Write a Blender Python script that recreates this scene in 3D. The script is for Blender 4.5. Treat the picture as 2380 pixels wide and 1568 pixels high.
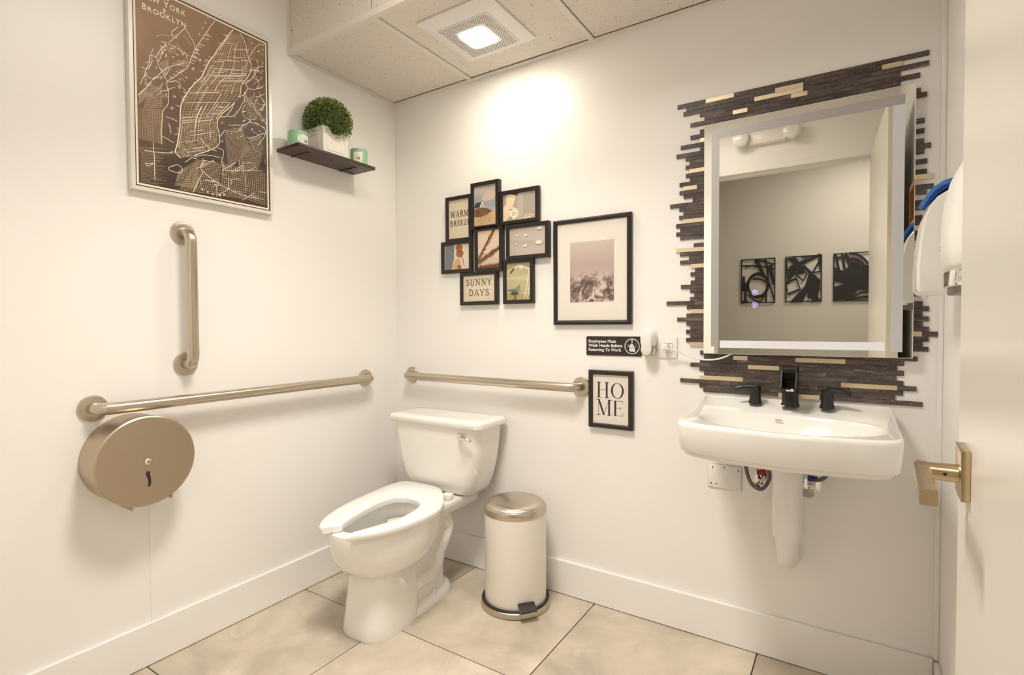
import bpy, bmesh, math, random
from mathutils import Vector, Matrix
random.seed(7)
PI = math.pi
for o in list(bpy.data.objects): bpy.data.objects.remove(o)
SC = bpy.context.scene
COL = SC.collection

# ------------------------------------------------------------------ camera
F = 1215.484
CAM = Vector((1.99078, -1.97513, 1.14548))
RX = Vector((0.84061968, 0.54160395, -0.00486872))
RY = Vector((-0.0086146, 0.02235752, 0.99971292))
RZ = Vector((-0.54155732, 0.84033642, -0.02345987))
cd = bpy.data.cameras.new('camera'); cam = bpy.data.objects.new('camera', cd); COL.objects.link(cam)
cd.sensor_width = 36; cd.lens = F / 2380 * 36; cd.clip_start = .01; cd.clip_end = 50
m = Matrix.Identity(4)
for i in range(3):
    m[i][0] = RX[i]; m[i][1] = RY[i]; m[i][2] = -RZ[i]; m[i][3] = CAM[i]
cam.matrix_world = m
SC.camera = cam
def at(px, py, ax, v):
    """point where the photograph's pixel ray meets the plane ax = v"""
    d = RX * ((px - 1190) / F) - RY * ((py - 784) / F) + RZ
    a = 'xyz'.index(ax)
    return CAM + d * ((v - CAM[a]) / d[a])

# ------------------------------------------------------------------ world, exposure, lights
W = bpy.data.worlds.new('world'); SC.world = W; W.use_nodes = True
W.node_tree.nodes['Background'].inputs[0].default_value = (.5, .45, .4, 1)
W.node_tree.nodes['Background'].inputs[1].default_value = .3
SC.view_settings.view_transform = 'Standard'; SC.view_settings.look = 'None'
SC.view_settings.exposure = 0.13; SC.view_settings.gamma = 1; SC.view_settings.use_curve_mapping = False
# the room is lit by its own lamps (emission of their diffusers, built below)
E_FAN, E_ROOM, E_HALL = 80.0, 13.5, 11.5
C_FAN, C_ROOM, C_HALL = (1.0, .91, .74), (1.0, .935, .85), (1.0, .94, .87)
LX, LY = 1.12, -1.08       # main ceiling lamp
HX, HY = 2.15, -2.45       # hall lamp
def downlight(name, loc, size, watts, col, spread):
    l = bpy.data.lights.new(name, 'AREA'); l.shape = 'SQUARE'; l.size = size; l.energy = watts; l.color = col; l.spread = math.radians(spread)
    o = bpy.data.objects.new(name, l); COL.objects.link(o); o.location = loc; return o
downlight('ceiling_lamp_light', (LX, LY, 2.536), .40, 14.5, C_ROOM, 108)   # the lamp's lens throws most of its light down

# ------------------------------------------------------------------ materials
MATS = {}
def s2l(c):
    return tuple(((x / 255) / 12.92 if x / 255 <= .04045 else ((x / 255 + .055) / 1.055) ** 2.4) for x in c)
def mat(name, col, rough=.5, metal=0., spec=.5, coat=0., noise=None, bump=None, emit=None, aniso=0., objvar=0.):
    """procedural principled material; noise=(scale, amount, stretch) colour mottling, bump=(scale, strength)"""
    if name in MATS: return MATS[name]
    M = bpy.data.materials.new(name); M.use_nodes = True; MATS[name] = M
    nt = M.node_tree; b = nt.nodes['Principled BSDF']
    b.inputs['Base Color'].default_value = (*col, 1); b.inputs['Roughness'].default_value = rough
    b.inputs['Metallic'].default_value = metal; b.inputs['Specular IOR Level'].default_value = spec
    b.inputs['Coat Weight'].default_value = coat; b.inputs['Coat Roughness'].default_value = .06
    b.inputs['Anisotropic'].default_value = aniso
    if emit:
        b.inputs['Emission Color'].default_value = (*emit[0], 1); b.inputs['Emission Strength'].default_value = emit[1]
    tc = None
    if noise or bump:
        tc = nt.nodes.new('ShaderNodeTexCoord')
    if noise:
        mp = nt.nodes.new('ShaderNodeMapping'); nt.links.new(tc.outputs['Object'], mp.inputs[0])
        mp.inputs['Scale'].default_value = noise[2] if len(noise) > 2 else (1, 1, 1)
        n = nt.nodes.new('ShaderNodeTexNoise'); n.inputs['Scale'].default_value = noise[0]; n.inputs['Detail'].default_value = 6
        nt.links.new(mp.outputs[0], n.inputs['Vector'])
        r = nt.nodes.new('ShaderNodeMapRange'); r.inputs[1].default_value = .25; r.inputs[2].default_value = .75
        r.inputs[3].default_value = 1 - noise[1]; r.inputs[4].default_value = 1 + noise[1]
        nt.links.new(n.outputs[0], r.inputs[0])
        mul = nt.nodes.new('ShaderNodeVectorMath'); mul.operation = 'SCALE'; mul.inputs[0].default_value = col
        nt.links.new(r.outputs[0], mul.inputs['Scale'])
        last = mul.outputs[0]
        if objvar:
            oi = nt.nodes.new('ShaderNodeObjectInfo'); r2 = nt.nodes.new('ShaderNodeMapRange')
            r2.inputs[3].default_value = 1 - objvar; r2.inputs[4].default_value = 1 + objvar
            nt.links.new(oi.outputs['Random'], r2.inputs[0])
            m2 = nt.nodes.new('ShaderNodeVectorMath'); m2.operation = 'SCALE'
            nt.links.new(last, m2.inputs[0]); nt.links.new(r2.outputs[0], m2.inputs['Scale']); last = m2.outputs[0]
        nt.links.new(last, b.inputs['Base Color'])
    if bump:
        n = nt.nodes.new('ShaderNodeTexNoise'); n.inputs['Scale'].default_value = bump[0]; n.inputs['Detail'].default_value = 3
        nt.links.new(tc.outputs['Object'], n.inputs['Vector'])
        bp = nt.nodes.new('ShaderNodeBump'); bp.inputs['Strength'].default_value = bump[1]; bp.inputs['Distance'].default_value = .002
        nt.links.new(n.outputs[0], bp.inputs['Height']); nt.links.new(bp.outputs[0], b.inputs['Normal'])
    return M
def flat(c, rough=.6):
    """plain print colour from an sRGB triple"""
    return mat('print_%02x%02x%02x' % tuple(int(v) for v in c), s2l(c), rough, spec=.25)

WALL = mat('wall_paint', (.90, .88, .855), .36, spec=.45, bump=(220, .05))
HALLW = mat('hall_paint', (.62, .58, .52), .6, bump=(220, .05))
TRIM = mat('trim_paint', (.90, .88, .855), .32, spec=.5)
DOORP = mat('door_paint', (.77, .735, .67), .28, spec=.45, bump=(90, .06))
PORC = mat('porcelain', (.87, .85, .81), .12, spec=.55, coat=.5)
PLASW = mat('white_plastic', (.85, .83, .80), .3)
SEATM = mat('seat_plastic', (.88, .86, .82), .28)
STEEL = mat('brushed_steel', (.56, .495, .405), .3, 1, aniso=.5, noise=(160, .07, (1, 1, 12)))
STEELD = mat('satin_steel', (.50, .415, .31), .34, 1, noise=(140, .06, (1, 8, 1)))
CHROME = mat('chrome', (.78, .76, .73), .08, 1)
BRASS = mat('satin_brass', (.62, .49, .30), .24, 1)
BLACKM = mat('matte_black', (.012, .011, .010), .33)
BLACKF = mat('black_frame', (.016, .012, .010), .36)
DARKW = mat('dark_walnut', (.052, .023, .017), .42, noise=(30, .3, (1, .08, 1)))
GROUT = mat('grout', (.085, .06, .042), .9)
GOLDT = mat('champagne_tile', (.80, .68, .48), .38, 1, noise=(25, .08, (.3, 1, 3)), objvar=.1)
WHITEP = mat('paper_white', (.80, .77, .72), .6, spec=.2)
INK = mat('ink_black', (.02, .017, .015), .55, spec=.2)
CREAM = mat('map_cream', s2l((250, 240, 222)), .5, spec=.2)
RUBBER = mat('dark_rubber', (.02, .018, .016), .5)

def tile_material():
    M = bpy.data.materials.new('dark_stone_tile'); M.use_nodes = True; nt = M.node_tree; N = nt.nodes; L = nt.links
    b = N['Principled BSDF']; tc = N.new('ShaderNodeTexCoord'); oi = N.new('ShaderNodeObjectInfo')
    mp = N.new('ShaderNodeMapping'); mp.inputs['Scale'].default_value = (9, 1, 55)
    ad = N.new('ShaderNodeVectorMath'); ad.operation = 'ADD'
    sc = N.new('ShaderNodeMath'); sc.operation = 'MULTIPLY'; sc.inputs[1].default_value = 37
    L.new(oi.outputs['Random'], sc.inputs[0]); L.new(tc.outputs['Object'], mp.inputs[0])
    L.new(mp.outputs[0], ad.inputs[0]); L.new(sc.outputs[0], ad.inputs[1])
    n = N.new('ShaderNodeTexNoise'); n.inputs['Scale'].default_value = 1.4; n.inputs['Detail'].default_value = 7; n.inputs['Distortion'].default_value = .6
    L.new(ad.outputs[0], n.inputs['Vector'])
    cr = N.new('ShaderNodeValToRGB'); e = cr.color_ramp.elements
    e[0].position = .30; e[0].color = (.035, .027, .025, 1); e[1].position = .52; e[1].color = (.078, .060, .054, 1)
    for p, c in ((.63, (.12, .09, .078, 1)), (.71, (.22, .175, .145, 1)), (.78, (.44, .37, .31, 1))):
        x = e.new(p); x.color = c
    L.new(n.outputs[0], cr.inputs[0])
    r = N.new('ShaderNodeMapRange'); r.inputs[3].default_value = .8; r.inputs[4].default_value = 1.25
    L.new(oi.outputs['Random'], r.inputs[0])
    mu = N.new('ShaderNodeVectorMath'); mu.operation = 'SCALE'; L.new(cr.outputs[0], mu.inputs[0]); L.new(r.outputs[0], mu.inputs['Scale'])
    mp2 = N.new('ShaderNodeMapping'); mp2.inputs['Scale'].default_value = (120, 1, 330); L.new(tc.outputs['Object'], mp2.inputs[0])
    n2 = N.new('ShaderNodeTexNoise'); n2.inputs['Scale'].default_value = 1; n2.inputs['Detail'].default_value = 4; L.new(mp2.outputs[0], n2.inputs['Vector'])
    r3 = N.new('ShaderNodeMapRange'); r3.inputs[1].default_value = .52; r3.inputs[2].default_value = .74; r3.inputs[3].default_value = 0; r3.inputs[4].default_value = .75; L.new(n2.outputs[0], r3.inputs[0])
    mxs = N.new('ShaderNodeMix'); mxs.data_type = 'RGBA'; mxs.inputs[7].default_value = (.27, .21, .17, 1); L.new(r3.outputs[0], mxs.inputs[0]); L.new(mu.outputs[0], mxs.inputs[6])
    L.new(mxs.outputs[2], b.inputs['Base Color']); b.inputs['Roughness'].default_value = .34
    return M
DTILE = tile_material()

def floor_material():
    M = bpy.data.materials.new('floor_porcelain'); M.use_nodes = True; nt = M.node_tree; N = nt.nodes; L = nt.links
    b = N['Principled BSDF']; tc = N.new('ShaderNodeTexCoord'); oi = N.new('ShaderNodeObjectInfo')
    sc = N.new('ShaderNodeMath'); sc.operation = 'MULTIPLY'; sc.inputs[1].default_value = 20; L.new(oi.outputs['Random'], sc.inputs[0])
    ad = N.new('ShaderNodeVectorMath'); ad.operation = 'ADD'; L.new(tc.outputs['Object'], ad.inputs[0]); L.new(sc.outputs[0], ad.inputs[1])
    n = N.new('ShaderNodeTexNoise'); n.inputs['Scale'].default_value = 3.2; n.inputs['Detail'].default_value = 9; n.inputs['Roughness'].default_value = .62; n.inputs['Distortion'].default_value = .5
    L.new(ad.outputs[0], n.inputs['Vector'])
    cr = N.new('ShaderNodeValToRGB'); e = cr.color_ramp.elements
    e[0].position = .34; e[0].color = (.40, .345, .27, 1); e[1].position = .68; e[1].color = (.66, .58, .47, 1)
    L.new(n.outputs[0], cr.inputs[0])
    v = N.new('ShaderNodeTexNoise'); v.inputs['Scale'].default_value = 4.5; v.inputs['Detail'].default_value = 12; v.inputs['Distortion'].default_value = 1.4
    L.new(ad.outputs[0], v.inputs['Vector'])
    vr = N.new('ShaderNodeValToRGB'); ve = vr.color_ramp.elements
    ve[0].position = .62; ve[0].color = (0, 0, 0, 1); ve[1].position = .72; ve[1].color = (.5, .5, .5, 1)
    L.new(v.outputs[0], vr.inputs[0])
    mx = N.new('ShaderNodeMix'); mx.data_type = 'RGBA'; mx.inputs[7].default_value = (.74, .67, .57, 1)
    L.new(vr.outputs[0], mx.inputs[0]); L.new(cr.outputs[0], mx.inputs[6]); L.new(mx.outputs[2], b.inputs['Base Color'])
    b.inputs['Roughness'].default_value = .42; b.inputs['Specular IOR Level'].default_value = .4
    return M
FLOORM = floor_material()

def ceiling_tile_material():
    """mineral fibre board: short dark fissures scattered on off-white"""
    M = bpy.data.materials.new('mineral_fibre_tile'); M.use_nodes = True; nt = M.node_tree; N = nt.nodes; L = nt.links
    b = N['Principled BSDF']; tc = N.new('ShaderNodeTexCoord')
    wn = N.new('ShaderNodeTexNoise'); wn.inputs['Scale'].default_value = 45; wn.inputs['Detail'].default_value = 3
    L.new(tc.outputs['Object'], wn.inputs['Vector'])
    ms = N.new('ShaderNodeVectorMath'); ms.operation = 'SCALE'; ms.inputs['Scale'].default_value = .034; L.new(wn.outputs['Color'], ms.inputs[0])
    ad = N.new('ShaderNodeVectorMath'); ad.operation = 'ADD'; L.new(tc.outputs['Object'], ad.inputs[0]); L.new(ms.outputs[0], ad.inputs[1])
    vo = N.new('ShaderNodeTexVoronoi'); vo.inputs['Scale'].default_value = 105; L.new(ad.outputs[0], vo.inputs['Vector'])
    lt = N.new('ShaderNodeMath'); lt.operation = 'LESS_THAN'; lt.inputs[1].default_value = .19; L.new(vo.outputs['Distance'], lt.inputs[0])
    sp = N.new('ShaderNodeSeparateColor'); L.new(vo.outputs['Color'], sp.inputs[0])
    gt = N.new('ShaderNodeMath'); gt.operation = 'GREATER_THAN'; gt.inputs[1].default_value = .42; L.new(sp.outputs[0], gt.inputs[0])
    an = N.new('ShaderNodeMath'); an.operation = 'MULTIPLY'; L.new(lt.outputs[0], an.inputs[0]); L.new(gt.outputs[0], an.inputs[1])
    mx = N.new('ShaderNodeMix'); mx.data_type = 'RGBA'; mx.inputs[6].default_value = (.76, .70, .63, 1); mx.inputs[7].default_value = (.30, .23, .17, 1)
    L.new(an.outputs[0], mx.inputs[0]); L.new(mx.outputs[2], b.inputs['Base Color']); b.inputs['Roughness'].default_value = .85
    return M
CTILE = ceiling_tile_material()
GRIDM = mat('grid_paint', (.78, .73, .66), .45)

def glass_material():
    M = bpy.data.materials.new('picture_glass'); M.use_nodes = True; nt = M.node_tree; N = nt.nodes; L = nt.links
    N.remove(N['Principled BSDF']); tr = N.new('ShaderNodeBsdfTransparent'); gl = N.new('ShaderNodeBsdfGlossy'); gl.inputs['Roughness'].default_value = .02
    lw = N.new('ShaderNodeLayerWeight'); lw.inputs[0].default_value = .5
    pw = N.new('ShaderNodeMath'); pw.operation = 'POWER'; pw.inputs[1].default_value = 5; L.new(lw.outputs['Facing'], pw.inputs[0])
    ma = N.new('ShaderNodeMath'); ma.operation = 'MULTIPLY_ADD'; ma.inputs[1].default_value = .9; ma.inputs[2].default_value = .045; L.new(pw.outputs[0], ma.inputs[0])
    mx = N.new('ShaderNodeMixShader'); L.new(ma.outputs[0], mx.inputs[0]); L.new(tr.outputs[0], mx.inputs[1]); L.new(gl.outputs[0], mx.inputs[2]); L.new(mx.outputs[0], N['Material Output'].inputs[0])
    return M
GLASS = glass_material()

# ------------------------------------------------------------------ mesh helpers
OFF = {}
def obj(name, bm, material, parent=None, smooth=35, mats=None, recalc=True):
    """link one bmesh (world coordinates) as one mesh object; its origin sits at its thing's base"""
    me = bpy.data.meshes.new(name)
    if recalc: bmesh.ops.recalc_face_normals(bm, faces=bm.faces[:])
    if parent is not None: off = OFF[parent.name]
    else:
        xs = [v.co for v in bm.verts]
        lo = [min(c[i] for c in xs) for i in range(3)]; hi = [max(c[i] for c in xs) for i in range(3)]
        off = Vector(((lo[0] + hi[0]) / 2, (lo[1] + hi[1]) / 2, lo[2]))
    bm.transform(Matrix.Translation(-off)); bm.to_mesh(me); bm.free()
    for mm in (mats or [material]): me.materials.append(mm)
    if smooth:
        me.polygons.foreach_set('use_smooth', [True] * len(me.polygons)); me.set_sharp_from_angle(angle=math.radians(smooth))
    o = bpy.data.objects.new(name, me); COL.objects.link(o)
    if parent is not None: o.parent = parent
    else: o.location = off
    OFF[o.name] = off
    return o
def thing(name, label, cat, loc, rotz=0, group=None):
    o = bpy.data.objects.new(name, None); COL.objects.link(o); o.empty_display_size = .05
    o.location = loc; o.rotation_euler = (0, 0, rotz); o['label'] = label; o['category'] = cat
    if group: o['group'] = group
    OFF[o.name] = Vector(loc)
    return o
def tag(o, label, cat, group=None):
    o['label'] = label; o['category'] = cat
    if group: o['group'] = group
    return o
def struct(name, bm, material, parent=None, smooth=None):
    o = obj(name, bm, material, parent, smooth)
    if parent is None: o['kind'] = 'structure'
    return o
def B(): return bmesh.new()
def box(bm, x0, x1, y0, y1, z0, z1, bev=0, seg=2, mi=0):
    vs = [bm.verts.new((x, y, z)) for x in (x0, x1) for y in (y0, y1) for z in (z0, z1)]
    fs = [bm.faces.new([vs[i] for i in q]) for q in ((0, 1, 3, 2), (4, 6, 7, 5), (0, 4, 5, 1), (2, 3, 7, 6), (0, 2, 6, 4), (1, 5, 7, 3))]
    for f in fs: f.material_index = mi
    if bev:
        es = list({e for f in fs for e in f.edges})
        bmesh.ops.bevel(bm, geom=es, offset=bev, segments=seg, profile=.5, affect='EDGES')
    return bm
def nb(*a, **k): return box(B(), *a, **k)
def loft(bm, rings, cap0=True, cap1=True, closed=True):
    R = [[bm.verts.new(p) for p in r] for r in rings]
    n = len(R[0])
    for a, b in zip(R, R[1:]):
        for i in range(n if closed else n - 1):
            j = (i + 1) % n
            bm.faces.new((a[i], a[j], b[j], b[i]))
    if cap0: bm.faces.new(list(reversed(R[0])))
    if cap1: bm.faces.new(R[-1])
    return bm
def frame_of(d):
    d = d.normalized(); u = d.orthogonal().normalized(); return u, d.cross(u)
def tube(bm, pts, r, n=12, cap=True, sq=(1, 1)):
    pts = [Vector(p) for p in pts]; rs = r if isinstance(r, (list, tuple)) else [r] * len(pts)
    rings = []; u = None
    for i, p in enumerate(pts):
        d = (pts[min(i + 1, len(pts) - 1)] - pts[max(i - 1, 0)]).normalized()
        if u is None: u, w = frame_of(d)
        else:
            u = (u - d * u.dot(d)).normalized(); w = d.cross(u)
        rings.append([p + u * math.cos(2 * PI * k / n) * rs[i] * sq[0] + w * math.sin(2 * PI * k / n) * rs[i] * sq[1] for k in range(n)])
    return loft(bm, rings, cap, cap)
def smooth_path(pts, n=8):
    pts = [Vector(p) for p in pts]; out = []
    for i in range(len(pts) - 1):
        p0, p1, p2, p3 = pts[max(i - 1, 0)], pts[i], pts[i + 1], pts[min(i + 2, len(pts) - 1)]
        for k in range(n):
            t = k / n
            out.append(.5 * ((2 * p1) + (p2 - p0) * t + (2 * p0 - 5 * p1 + 4 * p2 - p3) * t * t + (3 * p1 - p0 - 3 * p2 + p3) * t ** 3))
    out.append(pts[-1]); return out
def lathe(bm, prof, c, axis='z', n=40, cap=True):
    """prof = [(radius, height)] turned about an axis through c"""
    A = {'z': (Vector((1, 0, 0)), Vector((0, 1, 0)), Vector((0, 0, 1))), 'x': (Vector((0, 1, 0)), Vector((0, 0, 1)), Vector((1, 0, 0))),
         'y': (Vector((0, 0, 1)), Vector((1, 0, 0)), Vector((0, 1, 0)))}[axis]
    c = Vector(c)
    rings = [[c + A[0] * math.cos(2 * PI * k / n) * r + A[1] * math.sin(2 * PI * k / n) * r + A[2] * h for k in range(n)] for r, h in prof]
    return loft(bm, rings, cap, cap)
def prism(bm, pts, ext):
    """closed polygon pushed along ext"""
    e = Vector(ext); return loft(bm, [[Vector(p) for p in pts], [Vector(p) + e for p in pts]])
class Plane:
    """a drawing plane: origin, right, up, outward normal"""
    def __init__(s, o, u, v):
        s.o = Vector(o); s.u = Vector(u); s.v = Vector(v); s.n = s.u.cross(s.v).normalized()
    def __call__(s, a, b, h=0): return s.o + s.u * a + s.v * b + s.n * h
def poly(bm, pl, pts, h=0, mi=0):
    f = bm.faces.new([bm.verts.new(pl(a, b, h)) for a, b in pts]); f.material_index = mi; return f
def ribbon(bm, pl, pts, w, h=0, mi=0):
    """flat line of width w (single value or per point) through 2D points"""
    n = len(pts); ws = w if isinstance(w, (list, tuple)) else [w] * n
    L, R = [], []
    for i in range(n):
        ax, ay = pts[max(i - 1, 0)]; bx, by = pts[min(i + 1, n - 1)]
        dx, dy = bx - ax, by - ay; l = math.hypot(dx, dy) or 1
        nx, ny = -dy / l * ws[i] / 2, dx / l * ws[i] / 2
        L.append(bm.verts.new(pl(pts[i][0] + nx, pts[i][1] + ny, h))); R.append(bm.verts.new(pl(pts[i][0] - nx, pts[i][1] - ny, h)))
    for i in range(n - 1):
        f = bm.faces.new((L[i], R[i], R[i + 1], L[i + 1])); f.material_index = mi
def arc(cx, cy, rx, ry, a0, a1, n=16):
    return [(cx + rx * math.cos(math.radians(a0 + (a1 - a0) * i / n)), cy + ry * math.sin(math.radians(a0 + (a1 - a0) * i / n))) for i in range(n + 1)]
def ell(cx, cy, rx, ry, n=18): return arc(cx, cy, rx, ry, 0, 360, n)[:-1]

# serif letters drawn as strokes: (thick?, points); 's' entries are serifs (x, y, half length)
def bowl(cx, cy, rx, ry): return arc(cx, cy, rx, ry, 90, -90, 14)
SERIF = {
 'H': (.9, [(1, [(.18, 0), (.18, 1)]), (1, [(.74, 0), (.74, 1)]), (0, [(.18, .5), (.74, .5)])], [(.18, 0), (.18, 1), (.74, 0), (.74, 1)]),
 'O': (.95, 'O', []),
 'M': (1.1, [(0, [(.14, 0), (.14, 1)]), (1, [(.16, 1), (.53, 0)]), (0, [(.53, 0), (.90, 1)]), (1, [(.92, 0), (.92, 1)])], [(.14, 0), (.1, 1), (.92, 0), (.96, 1)]),
 'E': (.8, [(1, [(.18, 0), (.18, 1)]), (0, [(.06, .98), (.72, .98)]), (0, [(.18, .52), (.6, .52)]), (0, [(.06, .02), (.74, .02)]), (0, [(.71, .99), (.71, .78)]), (0, [(.58, .63), (.58, .41)]), (0, [(.73, .01), (.73, .25)])], []),
 'W': (1.25, [(1, [(.08, 1), (.36, 0)]), (0, [(.36, 0), (.62, 1)]), (1, [(.60, 1), (.88, 0)]), (0, [(.88, 0), (1.14, 1)])], [(.08, 1), (.62, 1), (1.14, 1)]),
 'A': (.95, [(0, [(.08, 0), (.44, 1)]), (1, [(.44, 1), (.82, 0)]), (0, [(.2, .36), (.68, .36)])], [(.08, 0), (.84, 0)]),
 'R': (.9, [(1, [(.18, 0), (.18, 1)]), (1, [(.18, .97)] + bowl(.42, .74, .26, .235) + [(.18, .5)]), (1, [(.42, .5), (.86, .02)])], [(.18, 0), (.16, 1), (.86, 0)]),
 'B': (.85, [(1, [(.18, 0), (.18, 1)]), (1, [(.18, .97)] + bowl(.40, .755, .22, .22) + [(.18, .53)]), (1, [(.18, .53)] + bowl(.42, .28, .27, .255) + [(.18, .03)])], [(.18, 0), (.16, 1)]),
 'Z': (.8, [(0, [(.08, .97), (.7, .97)]), (1, [(.66, .97), (.1, .03)]), (0, [(.08, .03), (.74, .03)]), (0, [(.09, .98), (.09, .78)]), (0, [(.73, .02), (.73, .24)])], []),
 'S': (.7, [(1, [(.6, .80), (.56, .93), (.36, .98), (.16, .90), (.12, .74), (.24, .60), (.44, .50), (.6, .38), (.64, .22), (.54, .06), (.34, .01), (.14, .07), (.08, .22)])], []),
 'U': (.95, [(1, [(.2, 1), (.2, .3), (.26, .1), (.44, .02), (.62, .07), (.72, .22), (.74, .4)]), (0, [(.74, .38), (.74, 1)])], [(.2, 1), (.74, 1)]),
 'N': (1.0, [(0, [(.16, 0), (.16, 1)]), (1, [(.14, 1), (.8, 0)]), (0, [(.8, 0), (.8, 1)])], [(.16, 0), (.1, 1), (.8, 1)]),
 'Y': (.95, [(1, [(.08, 1), (.44, .45)]), (0, [(.82, 1), (.44, .45)]), (1, [(.44, 0), (.44, .48)])], [(.08, 1), (.82, 1), (.44, 0)]),
 'D': (.95, [(1, [(.18, 0), (.18, 1)]), (1, [(.18, .97)] + bowl(.38, .5, .42, .47) + [(.18, .03)])], [(.18, 0), (.18, 1)]),
}
def serif_text(bm, pl, s, x, y, size, thick=.12, thin=.035, track=.08, wide=1., center=None, h=.0004, mi=0):
    adv = sum((SERIF[c][0] * wide + track) * size if c != ' ' else .5 * size for c in s) - track * size
    if center is not None: x = center - adv / 2
    for c in s:
        if c == ' ': x += .5 * size; continue
        w, st, sf = SERIF[c]
        T = lambda q: (x + q[0] * size * wide, y + q[1] * size)
        if st == 'O':
            o = arc(.47, .5, .44, .51, 0, 360, 28); i_ = arc(.47, .5, .44 - thick * 1.05, .51 - thin * 1.1, 0, 360, 28)
            for k in range(28): poly(bm, pl, [T(o[k]), T(o[k + 1]), T(i_[k + 1]), T(i_[k])], h, mi)
        else:
            for tk, pts in st: ribbon(bm, pl, [T(q) for q in pts], (thick if tk else thin) * size, h + (.00005 if tk else 0), mi)
            for q in sf:
                a = T(q); ribbon(bm, pl, [(a[0] - .13 * size, a[1]), (a[0] + .13 * size, a[1])], max(thin, .045) * size, h + .0001, mi)
        x += (w * wide + track) * size
def sans_text(bm, pl, s, x, y, size, bold=0., h=.0004, mi=0, align='LEFT', sx=1., rot=0., width=None):
    cu = bpy.data.curves.new('txt', 'FONT'); cu.body = s; cu.size = size; cu.align_x = align; cu.offset = bold; cu.resolution_u = 3
    ob = bpy.data.objects.new('txt', cu); COL.objects.link(ob)
    me = ob.evaluated_get(bpy.context.evaluated_depsgraph_get()).to_mesh()
    if width: sx = width / max(v.co.x for v in me.vertices)
    ca, sa = math.cos(rot), math.sin(rot)
    vs = [bm.verts.new(pl(x + (v.co.x * sx) * ca - v.co.y * sa, y + (v.co.x * sx) * sa + v.co.y * ca, h)) for v in me.vertices]
    for p in me.polygons:
        try: f = bm.faces.new([vs[i] for i in p.vertices]); f.material_index = mi
        except ValueError: pass
    bpy.data.objects.remove(ob)

# ================================================================== THE ROOM
XR = 2.223; YB = -1.88; ZS = 2.2819; ZC = 2.56; YH = -3.2; BBH = .1447
struct('wall_left', nb(-.12, 0, YH - .1, .12, 0, 2.7), WALL)
struct('wall_back', nb(0, 2.4, 0, .12, 0, 2.7), WALL)
struct('wall_right', nb(XR, XR + .12, YB - .12, 0, 0, 2.7), WALL)
OX0, OX1, OZ = 1.198, 2.087, 2.148           # door opening
bm = nb(0, OX0, YB - .12, YB, 0, 2.7); box(bm, OX1 + .05, XR, YB - .12, YB, 0, 2.7); box(bm, OX0, OX1 + .05, YB - .12, YB, OZ + .03, 2.7)
struct('wall_front', bm, WALL)
struct('wall_hall', nb(0, 3.6, YH - .12, YH, 0, 2.7), HALLW)
struct('wall_hall_end', nb(3.6, 3.72, YH, YB, 0, 2.7), HALLW)
struct('wall_hall_side', nb(XR + .12, 3.6, YB - .12, YB, 0, 2.7), HALLW)
# door frame: jambs and head
bm = nb(OX0, OX0 + .012, YB - .125, YB + .004, 0, OZ + .03, .002); struct('trim_1', bm, TRIM)
bm = nb(OX1 + .048, OX1 + .06, YB - .125, YB + .004, 0, OZ + .03, .002); struct('trim_2', bm, TRIM)
bm = nb(OX0, OX1 + .05, YB - .125, YB + .004, OZ, OZ + .03, .002); box(bm, OX0, OX1 + .05, YB - .09, YB - .05, OZ - .012, OZ + .01, .002); struct('trim_3', bm, TRIM)

# ---- floor: dark grout bed with one object per porcelain tile
fl = struct('floor', nb(-.12, 3.7, YH - .12, .12, -.06, -.004), GROUT)
xs = [-.099, .511, 1.121, 1.731, 2.341, 2.951, 3.561]; ys = [.04, -.571, -1.183, -1.795, -2.407, -3.019, -3.4]
for j in range(len(ys) - 1):
    for i in range(len(xs) - 1):
        x0, x1 = max(xs[i], 0) + .002, min(xs[i + 1], 3.6) - .002; y1, y0 = min(ys[j], 0) - .002, max(ys[j + 1], YH) + .002
        if xs[i] > XR and ys[j] > YB - .1: continue
        obj('floor_tile', nb(x0, x1, y0, y1, -.009, 0, .0012, 1), FLOORM, fl, smooth=None)

# ---- baseboards
def board(name, x0, x1, y0, y1): return struct(name, nb(x0, x1, y0, y1, .002, BBH, .003, 2), TRIM)
board('baseboard_left', 0, .013, YB, 0); board('baseboard_back', .013, XR - .013, -.013, 0); board('baseboard_right', XR - .013, XR, YB, -.02)
struct('trim_4', nb(XR - .012, XR, -.012, 0, BBH, ZS, .002), TRIM)
struct('trim_5', nb(0, .0015, -1.165, -1.130, BBH, .58, .001), WALL)

# ---- ceilings: upper slab, dropped soffit of lay-in boards in a metal grid
YE = -.616                                   # front edge of the soffit
ce = struct('ceiling', nb(0, 3.6, YH, YE - .002, ZC, ZC + .05), CTILE)
GX = [.503, 1.116, 1.729]
edges = [.0] + GX + [XR]
for a, b in zip(edges, edges[1:]):
    obj('soffit_tile', nb(a + .0150, b - .010, YE + .020, -.0245, ZS + .005, ZS + .02, .002, 1), CTILE, ce, smooth=None)
    obj('soffit_face_tile', nb(max(a + .004, .021), b - .004, YE + .004, YE + .016, ZS + .028, ZC - .028, .001, 1), CTILE, ce, smooth=None)
for x in GX: obj('grid_bar', nb(x - .012, x + .012, YE + .022, -.022, ZS, ZS + .03, .0015, 1), GRIDM, ce, smooth=None)
obj('wall_angle', nb(0, .022, YE + .022, 0, ZS - .001, ZS + .004), GRIDM, ce, smooth=None)
obj('wall_angle', nb(.022, XR, -.022, 0, ZS - .001, ZS + .004), GRIDM, ce, smooth=None)
obj('edge_angle', nb(0, XR, YE, YE + .022, ZS - .001, ZS + .026, .001, 1), GRIDM, ce, smooth=None)
obj('edge_angle', nb(0, .020, YE, YE + .018, ZS + .026, ZC), GRIDM, ce, smooth=None)
obj('edge_angle', nb(.020, XR, YE, YE + .018, ZC - .026, ZC), GRIDM, ce, smooth=None)
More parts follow.
